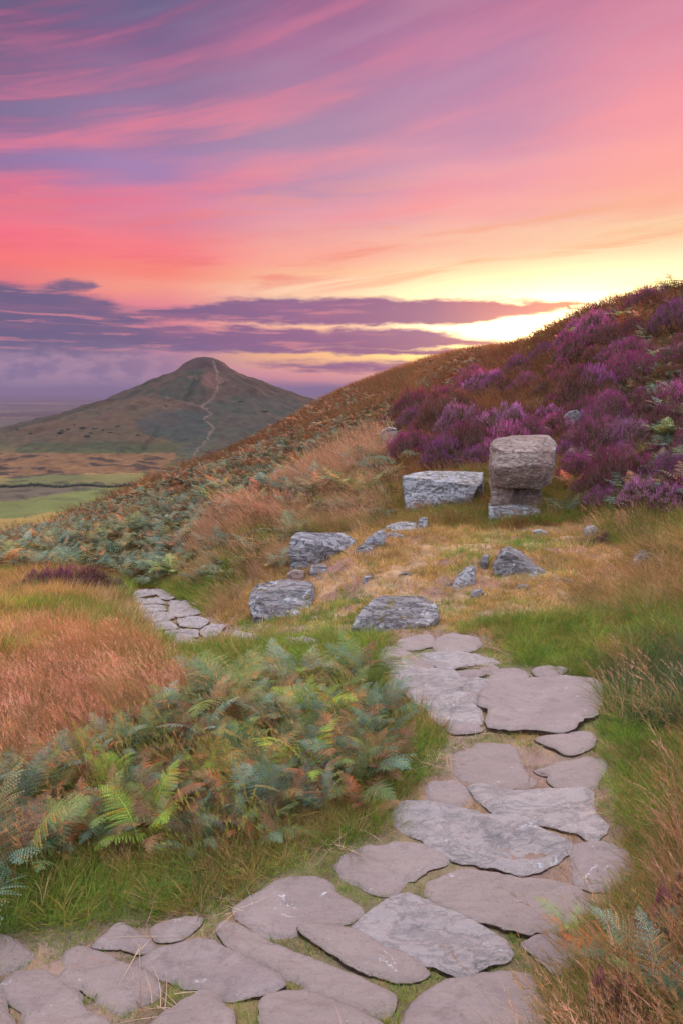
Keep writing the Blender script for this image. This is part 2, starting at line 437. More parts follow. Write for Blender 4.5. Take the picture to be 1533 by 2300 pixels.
# near soil and turf
f1 = fbm(GX * 1.3, GY * 1.3, 4, 21); f2 = fbm(GX * 7, GY * 7, 3, 22); f3 = fbm(GX / 9, GY / 9, 4, 23)
soil = C3(140, 116, 104); turf = C3(96, 94, 52); straw = C3(150, 122, 74); rust = C3(104, 66, 44)
col = np.zeros(GX.shape + (3,)) + soil
col = paint(col, sstep(0.42, 0.6, f1), turf, 0.6)
col = paint(col, sstep(0.5, 0.7, f2), straw, 0.35)
wx, wy = PX + (fbm(GX * 3, GY * 3, 3, 61) - .5) * 60, PY + (fbm(GX * 3, GY * 3, 3, 62) - .5) * 40
plate = in_poly(wx, wy, [(520,1290),(640,1215),(900,1175),(1120,1185),(1330,1170),(1440,1260),(1400,1370),(1060,1400),(1000,1420),(560,1400)])
col = paint(col, plate * 1.0, C3(186, 152, 116), 0.6)
dirtm = plate * sstep(0.47, 0.6, fbm(GX * 1.8 + 5, GY * 2.6, 4, 63))
col = paint(col, dirtm, C3(132, 98, 92), 0.85)
slope = sstep(7.5, 11, r_)
col = paint(col, slope, rust * 0.9 + turf * 0.25, 0.8)
# hillside beyond the heather, brown and dull green
far_h = sstep(22, 40, r_) * (r_ < 300)
hc = paint(np.zeros_like(col) + C3(112, 82, 46), sstep(0.4, 0.6, f3), C3(84, 84, 50), 0.8)
hc = paint(hc, sstep(0.5, 0.66, fbm(GX / 3, GY / 3, 4, 24)), C3(128, 72, 44), 0.7)
col = paint(col, far_h, hc)
# the valley and the hill
far = sstep(190, 262, r_)
d, ang = hill_d(GX, GY)
n3 = fbm(GX / 60, GY / 60, 4, 71); n4 = fbm(GX / 14, GY / 14, 4, 72); n5 = fbm(GX / 160, GY / 45, 4, 73)
vc = np.zeros_like(col) + C3(130, 122, 66)
vc = paint(vc, sstep(0.42, 0.6, n5), C3(168, 130, 80), 0.7)
vc = paint(vc, sstep(0.5, 0.64, n3), C3(86, 96, 56), 0.6)
wx = PX + (n3 - .5) * 60; wy = PY + (n3 - .5) * 16
ctr = in_poly(wx, wy, [(30,995),(360,985),(412,1000),(400,1012),(200,1022),(40,1018)])
vc = paint(vc, ctr * 1.0, C3(84, 108, 52), 0.75)
ctr = in_poly(wx, wy, [(-200,1020),(400,1018),(372,1042),(300,1062),(-200,1078)])
vc = paint(vc, ctr * 1.0, C3(176, 126, 80), 0.8)
front = (GY < 760)
px_, py_ = PX, PY
vc = paint(vc, (in_poly(px_, py_, [(-900,1092),(400,1092),(400,1100),(210,1098),(40,1124),(-900,1140)]) & front) * 1.0, C3(104, 92, 72), 0.9)
vc = paint(vc, (in_poly(px_, py_, [(-900,1144),(40,1126),(210,1096),(320,1093),(400,1130),(120,1150),(40,1172),(-900,1200)]) & front) * 1.0, C3(118, 126, 64), 0.9)
vc = paint(vc, (in_poly(px_, py_, [(-900,1196),(40,1164),(120,1150),(300,1150),(300,1260),(-900,1300)]) & front) * 1.0, C3(168, 142, 72), 0.95)
# flanks of the hill
fl = 1 - sstep(255, 350, d)
hc = np.zeros_like(col) + C3(64, 78, 48)
hc = paint(hc, sstep(0.45, 0.62, n4), C3(92, 84, 54), 0.7)
hc = paint(hc, sstep(0.42, 0.6, fbm(GX / 40 + 3, GY / 40, 4, 75)), C3(112, 82, 56), 0.65)
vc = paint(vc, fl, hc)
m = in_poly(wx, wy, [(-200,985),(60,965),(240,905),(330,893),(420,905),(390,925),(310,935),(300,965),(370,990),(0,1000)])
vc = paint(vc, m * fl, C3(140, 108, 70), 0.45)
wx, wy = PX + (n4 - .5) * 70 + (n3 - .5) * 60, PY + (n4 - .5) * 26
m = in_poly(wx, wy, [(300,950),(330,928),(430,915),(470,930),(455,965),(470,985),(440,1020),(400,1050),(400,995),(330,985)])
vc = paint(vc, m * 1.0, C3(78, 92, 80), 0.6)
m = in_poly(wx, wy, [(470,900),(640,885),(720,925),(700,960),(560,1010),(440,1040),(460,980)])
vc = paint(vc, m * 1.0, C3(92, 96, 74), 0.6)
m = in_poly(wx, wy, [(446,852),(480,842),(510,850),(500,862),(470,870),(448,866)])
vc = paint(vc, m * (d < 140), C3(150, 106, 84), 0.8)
vc = paint(vc, (1 - sstep(28, 50, d)), C3(96, 70, 62), 0.85)
vc = paint(vc, sstep(0.6, 0.66, fbm(GX / 22, GY / 9, 3, 78)) * sstep(300, 340, d) * (1 - sstep(430, 520, d)), C3(60, 58, 44), 0.8)
# worn footpath up the face
trail = [(434,1034),(436,1018),(462,992),(470,975),(486,962),(462,946),(458,938),(478,931),(462,918),(452,914),(470,902),(480,890),(486,876),(492,862),(486,850),(490,838),(482,826),(478,812)]
trail2 = [(456,915),(430,908),(400,899),(372,892)]
def dist_line(px, py, L):
    best = np.full(px.shape, 1e9)
    for (x1, y1), (x2, y2) in zip(L[:-1], L[1:]):
        vx, vy = x2 - x1, y2 - y1; t = np.clip(((px - x1) * vx + (py - y1) * vy) / (vx * vx + vy * vy), 0, 1)
        best = np.minimum(best, np.hypot(px - x1 - t * vx, py - y1 - t * vy))
    return best
onface = (GY < HY) & (GY > 420) & (r_ < 1100)
dl = dist_line(PX + (n4 - .5) * 10, PY, trail)
vc = paint(vc, (1 - sstep(0.5, 2.4, dl)) * onface, C3(176, 148, 124), 0.8)
dl = dist_line(PX, PY + (n4 - .5) * 8, trail2)
vc = paint(vc, (1 - sstep(0.3, 2.0, dl)) * onface, C3(150, 122, 104), 0.6)
# the plain: patchwork of fields
pl = sstep(1150, 1500, r_) * sstep(380, 520, d)
def cells(x, y, s, seed):
    ix, iy = np.floor(x / s + 0.35 * np.sin(y / s)), np.floor(y / (s * 1.2) + 0.3 * np.sin(x / s * 1.3))
    return hash2(ix, iy, seed), np.minimum(np.abs((x / s + 0.35 * np.sin(y / s)) % 1 - .5), np.abs((y / (s * 1.2) + 0.3 * np.sin(x / s * 1.3)) % 1 - .5))
cA, _ = cells(GX, GY, 330, 5)
pc = np.zeros_like(col) + C3(78, 86, 76)
pc = paint(pc, (cA > 0.3) * 1.0, C3(96, 98, 84)); pc = paint(pc, (cA > 0.5) * 1.0, C3(66, 76, 70)); pc = paint(pc, (cA > 0.66) * 1.0, C3(128, 116, 96)); pc = paint(pc, (cA > 0.82) * 1.0, C3(140, 124, 104))
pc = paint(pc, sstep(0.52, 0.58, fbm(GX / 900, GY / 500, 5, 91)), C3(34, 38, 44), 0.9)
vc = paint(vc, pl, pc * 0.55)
vc = vc * (1 - 0.0 * far)[..., None]
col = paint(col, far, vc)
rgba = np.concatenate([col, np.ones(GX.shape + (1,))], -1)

nr, nc = GX.shape
idx = np.arange(nr * nc).reshape(nr, nc)
Fq = np.stack([idx[:-1, :-1], idx[:-1, 1:], idx[1:, 1:], idx[1:, :-1]], -1)[:, :]      # (nr-1, nc-1, 4) clockwise seen from above -> flip
Fq = Fq[..., ::-1]
fr = 0.5 * (RR[:-1, :-1] + RR[1:, 1:]); fd = 0.5 * (d[:-1, :-1] + d[1:, 1:])
V3 = np.stack([GX, GY, GZ], -1).reshape(-1, 3); RG = rgba.reshape(-1, 4)
def submesh(name, mask):
    F_ = Fq[mask]; u, inv = np.unique(F_.ravel(), return_inverse=True)
    return mesh_np(name, V3[u], inv.reshape(F_.shape), {'Col': RG[u]})

def ground_mat(name, detail_scale, bump_d, mul=(0.65, 1.3)):
    m, N, b, out = new_mat(name)
    geo = N.new('ShaderNodeNewGeometry')
    c = N.attr('Col')
    n1 = N.noise(geo.outputs['Position'], detail_scale, 8, 0.65)
    n2 = N.noise(geo.outputs['Position'], detail_scale * 6, 6, 0.6)
    f = N.lin(n1, 0.3, 0.7, mul[0], mul[1])
    g = N.new('ShaderNodeVectorMath', operation='SCALE'); N.put(g.inputs[0], c); N.put(g.inputs['Scale'], f)
    N.put(b.inputs['Base Color'], g.outputs[0])
    b.inputs['Roughness'].default_value = 0.95
    N.put(b.inputs['Normal'], N.bump(N.m('ADD', n1, N.m('MULTIPLY', n2, 0.5)), 0.7, bump_d))
    return m
M_near = ground_mat('soil_and_turf', 9.0, 0.03)
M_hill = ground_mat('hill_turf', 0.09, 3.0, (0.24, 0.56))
M_far = ground_mat('valley_fields', 0.03, 2.0, (0.5, 0.8))
tag(link('ground', submesh('ground', fr < 255), M_near), kind='structure')
hm = (fr >= 255) & (fd < 400)
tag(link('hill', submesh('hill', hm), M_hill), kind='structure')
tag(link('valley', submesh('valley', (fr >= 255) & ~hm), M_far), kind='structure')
# ================================================================ stone materials
def stone_mat(name, cols, lichen, lich_col=srgb(196, 200, 204), scale=1.0, bump_d=0.012, moss=0.0, crack=0.4, strat=0.45):
    m, N, b, out = new_mat(name)
    geo = N.new('ShaderNodeNewGeometry'); P = geo.outputs['Position']
    oi = N.new('ShaderNodeObjectInfo')
    n1 = N.noise(P, 2.6 * scale, 6, 0.6, 0.4); n2 = N.noise(P, 14 * scale, 8, 0.68); n3 = N.noise(P, 70 * scale, 5, 0.7)
    st = N.new('ShaderNodeMapping'); st.inputs['Scale'].default_value = (3, 3, 26); N.put(st.inputs[0], P)
    ns = N.noise(st.outputs[0], 1.0 * scale, 5, 0.6, 0.6)
    c = N.mix(N.ss(n1, 0.36, 0.62), cols[0], cols[1])
    c = N.mix(N.m('MULTIPLY', N.ss(n2, 0.5, 0.68), 0.6), c, cols[2])
    c = N.mix(N.m('MULTIPLY', N.ss(ns, 0.55, 0.7), strat), c, cols[3])
    c = N.mix(N.m('MULTIPLY', N.lin(oi.outputs['Random'], 0, 1, 0.0, 0.85), 1.0), c, cols[4])
    c = N.mix(N.m('MULTIPLY', N.ss(n3, 0.56, 0.72), 0.35), c, (0.09, 0.075, 0.07, 1))
    mp = N.new('ShaderNodeMapping'); mp.inputs['Scale'].default_value = (4, 13, 13); mp.inputs['Rotation'].default_value = (0, 0, 0.35); N.put(mp.inputs[0], P)
    ck = N.noise(mp.outputs[0], 1.0 * scale, 9, 0.66, 0.7)
    ckm = N.m('SUBTRACT', 1.0, N.ss(N.m('ABSOLUTE', N.m('SUBTRACT', ck, 0.5)), 0.0, 0.035))
    c = N.mix(N.m('MULTIPLY', ckm, crack), c, (0.11, 0.09, 0.095, 1))  # crevice dirt, with fine occlusion shade also put into the colour
    lv = N.noise(P, 6.5 * scale, 7, 0.72, 0.8); lv2 = N.noise(P, 30 * scale, 4, 0.7)
    lm = N.m('MULTIPLY', N.ss(N.m('ADD', lv, N.m('MULTIPLY', N.m('SUBTRACT', lv2, 0.5), 0.25)), 0.66 - 0.2 * lichen, 0.71 - 0.2 * lichen), 0.75)
    c = N.mix(lm, c, lich_col)
    if moss:
        up = N.sep(geo.outputs['Normal'])[2]
        mm = N.m('MULTIPLY', N.ss(up, 0.5, 0.85), N.ss(N.noise(P, 9, 5, 0.7), 0.62 - 0.2 * moss, 0.70 - 0.15 * moss))
        c = N.mix(mm, c, srgb(120, 106, 58))
    N.put(b.inputs['Base Color'], c)
    b.inputs['Roughness'].default_value = 0.9
    h = N.m('ADD', N.m('MULTIPLY', N.m('SUBTRACT', n2, N.m('MULTIPLY', ckm, 0.45 * crack)), 1.0), N.m('ADD', N.m('MULTIPLY', n3, 0.28), N.m('MULTIPLY', ns, 0.5)))
    N.put(b.inputs['Normal'], N.bump(h, 0.85, bump_d))
    return m
M_pave = stone_mat('worn_sandstone', [(0.27, 0.215, 0.205, 1), (0.35, 0.285, 0.265, 1), (0.17, 0.14, 0.135, 1), (0.33, 0.265, 0.235, 1), (0.30, 0.235, 0.21, 1)], 0.16, bump_d=0.035, crack=0.07, strat=0.15)
M_riven = stone_mat('riven_sandstone', [(0.36, 0.31, 0.29, 1), (0.43, 0.37, 0.345, 1), (0.26, 0.225, 0.225, 1), (0.25, 0.23, 0.235, 1), (0.37, 0.32, 0.31, 1)], 0.2, bump_d=0.045, crack=0.16, strat=0.25)
M_rock = stone_mat('lichened_gritstone', [(0.21, 0.19, 0.185, 1), (0.33, 0.31, 0.31, 1), (0.15, 0.125, 0.12, 1), (0.38, 0.32, 0.24, 1), (0.27, 0.25, 0.26, 1)], 0.5, bump_d=0.06, moss=0.4, crack=0.7)
M_slab = stone_mat('pale_lichened_slab', [(0.32, 0.32, 0.33, 1), (0.44, 0.43, 0.44, 1), (0.22, 0.2, 0.2, 1), (0.28, 0.24, 0.22, 1), (0.38, 0.37, 0.38, 1)], 0.6, bump_d=0.05, moss=0.45, crack=0.7)
M_grain = stone_mat('banded_block', [(0.28, 0.28, 0.30, 1), (0.42, 0.41, 0.42, 1), (0.16, 0.15, 0.16, 1), (0.13, 0.12, 0.13, 1), (0.36, 0.35, 0.37, 1)], 0.3, bump_d=0.07, crack=0.8)
M_iron = stone_mat('ironstained_boulder', [(0.30, 0.19, 0.16, 1), (0.50, 0.40, 0.35, 1), (0.15, 0.08, 0.07, 1), (0.52, 0.34, 0.20, 1), (0.40, 0.29, 0.25, 1)], 0.36, bump_d=0.11, crack=0.5)

# ================================================================ paving
from mathutils.geometry import delaunay_2d_cdt
def catmull(P, k):
    P = np.asarray(P, float); n = len(P); out = []
    for i in range(n):
        p0, p1, p2, p3 = P[i - 1], P[i], P[(i + 1) % n], P[(i + 2) % n]
        for j in range(k):
            t = j / k
            out.append(0.5 * ((2 * p1) + (p2 - p0) * t + (2 * p0 - 5 * p1 + 4 * p2 - p3) * t * t + (3 * p1 - p0 - 3 * p2 + p3) * t ** 3))
    return np.array(out)
STONE_SURF = []           # (outline xy, top z) so turf keeps off the stones
def slab(poly_px, label, rough, rise=0.028, group='paving slabs of the path', mat=None, seed=0, name='flagstone'):
    pts = []
    for p in poly_px:
        h = hit(min(max(p[0], -400), 1900), min(p[1], 2420), 1.05, 60)
        if h is None: continue
        pts.append(h[:2])
    pts = np.array(pts)
    cen = pts.mean(0); dist = np.hypot(*cen)
    pts = cen + (pts - cen) * 1.02
    o = catmull(pts, 6); nn_ = len(pts); tt_ = np.tile(np.arange(6) / 6, nn_)[:, None]
    o = 0.5 * o + 0.5 * (np.repeat(pts, 6, 0) * (1 - tt_) + np.repeat(np.roll(pts, -1, 0), 6, 0) * tt_)
    sp = 0.009 if dist < 2.4 else (0.012 if dist < 4 else 0.02 if dist < 6 else 0.006)
    ln = np.linalg.norm(np.roll(o, -1, 0) - o, axis=1)
    # resample evenly
    cum = np.r_[0, np.cumsum(ln)]; tot = cum[-1]; n = max(12, int(tot / sp))
    oo = np.vstack([o, o[:1]]); s = np.linspace(0, tot, n, endpoint=False)
    o = np.c_[np.interp(s, cum, oo[:, 0]), np.interp(s, cum, oo[:, 1])]
    jit = (fbm(o[:, 0] * 14 + seed, o[:, 1] * 14, 3, 101) - .5) * 0.035 + (fbm(o[:, 0] * 45 + seed, o[:, 1] * 45, 2, 102) - .5) * 0.010
    dirn = o - cen; dirn /= np.linalg.norm(dirn, axis=1)[:, None]
    o = o + dirn * jit[:, None]
    # grow the traced outline outwards a little so neighbours nearly meet
    tg_ = np.roll(o, -3, 0) - np.roll(o, 3, 0); nr_ = np.c_[tg_[:, 1], -tg_[:, 0]]; nr_ /= np.linalg.norm(nr_, axis=1)[:, None] + 1e-9
    if ((o - cen) * nr_).sum() < 0: nr_ = -nr_
    o = o + nr_ * (0.0145 * min(dist, 6) / 2 if group.startswith('paving') else 0.006)
    STONE_SURF.append((o.copy(), 0.0))
    lo, hi = o.min(0), o.max(0)
    gx, gy = np.meshgrid(np.arange(lo[0], hi[0], sp), np.arange(lo[1], hi[1], sp))
    gx = gx.ravel() + rng.uniform(-.3, .3, gx.size) * sp; gy = gy.ravel() + rng.uniform(-.3, .3, gy.size) * sp
    ins = in_poly(gx, gy, [tuple(q) for q in o])
    def ed(x, y):
        best = np.full(len(x), 1e9); a = o; b = np.roll(o, -1, 0)
        for i in range(len(a)):
            v = b[i] - a[i]; L = v @ v + 1e-12
            t = np.clip(((x - a[i, 0]) * v[0] + (y - a[i, 1]) * v[1]) / L, 0, 1)
            best = np.minimum(best, np.hypot(x - a[i, 0] - t * v[0], y - a[i, 1] - t * v[1]))
        return best
    gx, gy = gx[ins], gy[ins]
    if len(gx):
        e = ed(gx, gy); k = e > sp * 0.45; gx, gy = gx[k], gy[k]
    V2 = [Vector(q) for q in o] + [Vector((a, b)) for a, b in zip(gx, gy)]
    n = len(o)
    r = delaunay_2d_cdt(V2, [(i, (i + 1) % n) for i in range(n)], [], 1, 1e-7)
    v = np.array([tuple(q) for q in r[0]]); f = np.array([t for t in r[2] if len(t) == 3])
    e = ed(v[:, 0], v[:, 1])
    # plane through the ground under the stone
    gzv = ground_z(o[:, 0], o[:, 1])
    Am = np.c_[o - cen, np.ones(len(o))]; pl, *_ = np.linalg.lstsq(Am, gzv, rcond=None)
    x, y = v[:, 0], v[:, 1]
    z = pl[2] + (x - cen[0]) * pl[0] + (y - cen[1]) * pl[1] + rise
    z += (fbm(x * 5 + seed * 3, y * 5, 4, 111) - .5) * 0.022
    a = fbm(x * 4.0 + 0.6 * y + seed, y * 13, 5, 112); b = fbm(x * 18 + seed, y * 30, 4, 113)
    z += np.clip(e / .05, .15, 1) * (rough + .12) * (0.060 * (a - .5) + 0.022 * (np.abs(b - .5) * 2 - .4) + 0.018 * sstep(0.5, 0.56, fbm(x * 3 + seed * 2, y * 9, 4, 117)))
    z -= 0.014 * (1 - np.clip(e / 0.020, 0, 1)) ** 2.0
    top = np.c_[v, z]
    # skirt
    bi = np.nonzero(e < 1e-6)[0]
    map_o = []
    for q in o:
        map_o.append(bi[np.argmin((v[bi, 0] - q[0]) ** 2 + (v[bi, 1] - q[1]) ** 2)])
    sk = top[map_o].copy(); sk[:, 2] -= 0.075; sk[:, :2] += dirn * 0.004
    m0 = len(top); V = np.vstack([top, sk]); F = [tuple(t) for t in f]
    for i in range(n):
        j = (i + 1) % n
        if map_o[i] == map_o[j]: continue
        F += [(map_o[i], m0 + i, m0 + j), (map_o[i], m0 + j, map_o[j])]
    # orient top faces up
    F = np.array(F)
    A_ = V[F[:, 0]]; B_ = V[F[:, 1]]; Cc = V[F[:, 2]]
    nz_ = np.cross(B_ - A_, Cc - A_)[:, 2]; k = np.arange(len(F)) < len(f)
    flip = k & (nz_ < 0); F[flip] = F[flip][:, ::-1]
    org = np.array([cen[0], cen[1], pl[2]])
    me = mesh_np(name, V - org, F)
    ob = link(name, me, mat or (M_riven if rough > 0.5 else M_pave)); ob.location = org
    return tag(ob, label, 'paving stone', group)

PAVE = [
 ([(884,1510),(916,1512),(1006,1506),(1031,1525),(1091,1532),(1088,1550),(1064,1570),(1068,1625),(993,1628),(966,1590),(931,1570),(886,1545)], 0.8, 'large rough riven slab left of the widest smooth slab'),
 ([(1116,1545),(1191,1540),(1256,1534),(1331,1537),(1338,1560),(1331,1605),(1296,1625),(1266,1650),(1191,1645),(1103,1640),(1111,1602),(1083,1590),(1088,1566)], 0.12, 'big smooth raised slab with pale right edge beside the dark grass tuft'),
 ([(946,1477),(1006,1472),(1066,1475),(1111,1489),(1066,1494),(1006,1502),(968,1492)], 0.7, 'thin pale slab tapering right above the large rough slab'),
 ([(866,1457),(899,1462),(934,1482),(962,1497),(958,1505),(896,1506),(866,1495)], 0.5, 'pinkish slab at the left edge where the path bends'),
 ([(903,1442),(931,1435),(963,1435),(960,1453),(933,1459),(906,1457)], 0.3, 'small grey slab under the dry turf clump at the bend'),
 ([(986,1440),(1016,1432),(1071,1440),(1066,1457),(1026,1465),(983,1462)], 0.3, 'farthest flat slab set in the green grass'),
 ([(1028,1514),(1066,1511),(1077,1520),(1041,1524)], 0.2, 'little stone tucked above the right shoulder of the rough slab'),
 ([(1098,1529),(1116,1509),(1161,1506),(1176,1520),(1146,1530),(1106,1538)], 0.4, 'small broken slab just above the widest smooth slab'),
 ([(1081,1505),(1106,1502),(1108,1510),(1086,1513)], 0.2, 'tiny stone showing through the turf between two small slabs'),
 ([(1201,1512),(1226,1504),(1261,1507),(1246,1520),(1216,1522)], 0.3, 'small stone half buried in grass behind the widest slab'),
 ([(1010,1636),(1056,1631),(1068,1642),(1018,1650)], 0.1, 'low dull stone sunk in bare soil below the rough slab'),
 ([(1211,1667),(1246,1660),(1306,1654),(1325,1657),(1321,1675),(1296,1690),(1271,1695),(1246,1682)], 0.3, 'narrow wedge stone in bare soil near the right verge'),
 ([(1026,1695),(1066,1690),(1076,1679),(1136,1677),(1153,1692),(1161,1720),(1176,1742),(1193,1760),(1156,1767),(1106,1765),(1066,1752),(1031,1745),(1023,1715)], 0.35, 'squarish light slab with one pointed corner toward the grass tuft'),
 ([(1208,1735),(1266,1717),(1316,1710),(1348,1717),(1341,1745),(1321,1770),(1266,1775),(1241,1762),(1231,1745)], 0.25, 'fan shaped slab pointing left against the right verge'),
 ([(968,1762),(1006,1761),(1036,1770),(1046,1787),(1041,1807),(1006,1807),(971,1797)], 0.1, 'small square slab on the left side of the path'),
 ([(1058,1771),(1091,1772),(1126,1780),(1196,1782),(1266,1781),(1323,1786),(1318,1805),(1326,1830),(1346,1855),(1356,1870),(1321,1888),(1301,1872),(1246,1860),(1196,1850),(1146,1838),(1111,1828),(1086,1805)], 0.75, 'long riven slab with a grey crack running to its right end'),
 ([(903,1809),(936,1805),(991,1815),(1046,1825),(1116,1842),(1181,1855),(1216,1874),(1264,1897),(1266,1910),(1246,1930),(1206,1955),(1166,1968),(1116,1950),(1076,1945),(1026,1930),(981,1910),(956,1887),(916,1872),(892,1845)], 1.0, 'longest very rough slab crossing the path diagonally'),
 ([(1293,1907),(1321,1896),(1366,1900),(1396,1920),(1408,1945),(1396,1975),(1361,1995),(1326,2000),(1298,1985),(1290,1945)], 0.2, 'rounded slab with pale spots at the right edge beyond the green tuft'),
 ([(776,1925),(831,1907),(916,1900),(966,1912),(1001,1932),(986,1943),(946,1955),(914,1978),(881,2010),(846,2008),(796,1985),(758,1950)], 0.2, 'pointed smooth slab on the left under the longest rough slab'),
 ([(955,1995),(991,1974),(1056,1966),(1146,1982),(1226,1987),(1286,2000),(1313,2025),(1311,2045),(1281,2070),(1246,2093),(1191,2098),(1146,2090),(1086,2073),(1046,2063),(991,2035),(963,2012)], 0.3, 'large oval slab with a pitted lower edge'),
 ([(893,2027),(916,2021),(976,2044),(1066,2082),(1116,2115),(1136,2140),(1126,2155),(1076,2183),(1046,2196),(991,2183),(936,2163),(878,2133),(800,2095),(833,2062)], 1.0, 'coarse pitted slab sloping down to the right below the oval slab'),
 ([(1178,2125),(1216,2112),(1266,2120),(1291,2140),(1286,2165),(1256,2185),(1226,2165),(1203,2145)], 0.2, 'small slab partly covered by the dry grass on the right'),
 ([(966,2225),(1026,2205),(1116,2195),(1181,2190),(1206,2215),(1220,2330),(1100,2360),(905,2330),(931,2255)], 0.15, 'wide smooth slab at the bottom right behind grass stems'),
 ([(682,2097),(715,2090),(766,2095),(811,2110),(856,2135),(916,2160),(956,2190),(944,2203),(896,2208),(846,2193),(782,2163),(722,2125)], 0.2, 'curved narrow slab between the smooth hump slab and the coarse one'),
 ([(497,2084),(520,2080),(580,2100),(615,2125),(675,2147),(735,2169),(790,2194),(841,2222),(879,2247),(871,2273),(841,2278),(790,2260),(735,2238),(690,2213),(645,2185),(585,2163),(542,2143),(507,2115)], 0.2, 'long curved slab sweeping down from left to right in the foreground'),
 ([(302,2167),(330,2152),(380,2130),(435,2117),(480,2125),(530,2150),(575,2180),(622,2205),(626,2220),(590,2235),(530,2245),(485,2235),(450,2223),(380,2203),(332,2185)], 0.15, 'lens shaped smooth slab in the left foreground'),
 ([(147,2140),(170,2127),(215,2140),(250,2157),(293,2184),(338,2207),(360,2225),(348,2245),(300,2263),(280,2278),(247,2258),(202,2228),(155,2203),(151,2170)], 0.15, 'oblong smooth slab left of the lens shaped one'),
 ([(9,2225),(50,2192),(100,2182),(130,2207),(163,2242),(198,2277),(238,2307),(243,2345),(150,2360),(80,2340),(47,2270)], 0.15, 'pale blotched slab in the bottom left corner'),
 ([(217,2125),(245,2105),(265,2086),(305,2101),(338,2124),(343,2134),(315,2140),(285,2134),(255,2132)], 0.1, 'small triangular slab under loose straw on the left'),
 ([(347,2090),(390,2075),(443,2068),(438,2084),(402,2110),(357,2114)], 0.1, 'small sunken slab littered with straw behind the lens shaped one'),
 ([(529,2045),(565,2025),(615,1987),(665,1976),(715,1981),(750,2006),(793,2040),(801,2053),(750,2078),(700,2086),(640,2102),(592,2098),(557,2075)], 0.12, 'smooth humped slab with a white scuff beside the green verge'),
 ([(362,2300),(415,2265),(450,2239),(483,2242),(498,2270),(521,2300),(526,2345),(430,2370),(332,2340)], 0.12, 'bottom slab with a rounded point between two grass tufts'),
 ([(592,2265),(617,2242),(690,2232),(720,2247),(770,2272),(828,2292),(857,2312),(840,2360),(700,2380),(602,2340)], 0.35, 'bottom middle slab with a ridged top'),
 ([(-60,2105),(0,2110),(30,2125),(73,2150),(50,2170),(0,2183),(-60,2188)], 0.15, 'slab cut by the left edge of the view'),
 ([(-80,2237),(-7,2242),(18,2282),(38,2340),(-60,2360)], 0.1, 'corner slab cut off at the bottom left'),
]
for i, (pp, ro, lb) in enumerate(PAVE):
    slab(pp, lb, ro, rise=0.040 if i == 1 else (0.014 + 0.008 * random.random()), seed=i * 7)
FARP = [
 [(296,1334),(345,1326),(358,1335),(330,1345),(300,1345)], [(350,1327),(365,1328),(392,1345),(380,1350),(360,1345)],
 [(300,1348),(350,1348),(376,1356),(350,1361),(310,1360)], [(385,1352),(430,1355),(440,1362),(400,1366),(378,1360)],
 [(312,1364),(360,1365),(374,1374),(320,1381),(306,1380)], [(382,1368),(435,1368),(452,1380),(420,1391),(386,1384)],
 [(318,1385),(376,1380),(393,1391),(360,1401),(325,1400)], [(400,1396),(445,1387),(470,1400),(450,1413),(407,1409)],
 [(335,1405),(385,1402),(400,1414),(370,1421),(345,1418)], [(452,1418),(480,1406),(505,1412),(490,1430),(457,1433)],
 [(372,1425),(438,1418),(446,1434),(400,1439)], [(390,1443),(440,1440),(448,1455),(405,1460)],
 [(640,1438),(690,1436),(715,1448),(660,1452)], [(520,1430),(570,1428),(590,1440),(540,1448)]]
for i, pp in enumerate(FARP):
    slab(pp, 'thin pinkish grey slab of the lower path dropping away on the left', 0.9, rise=0.03, group='slabs of the lower path on the left', seed=200 + i * 3)

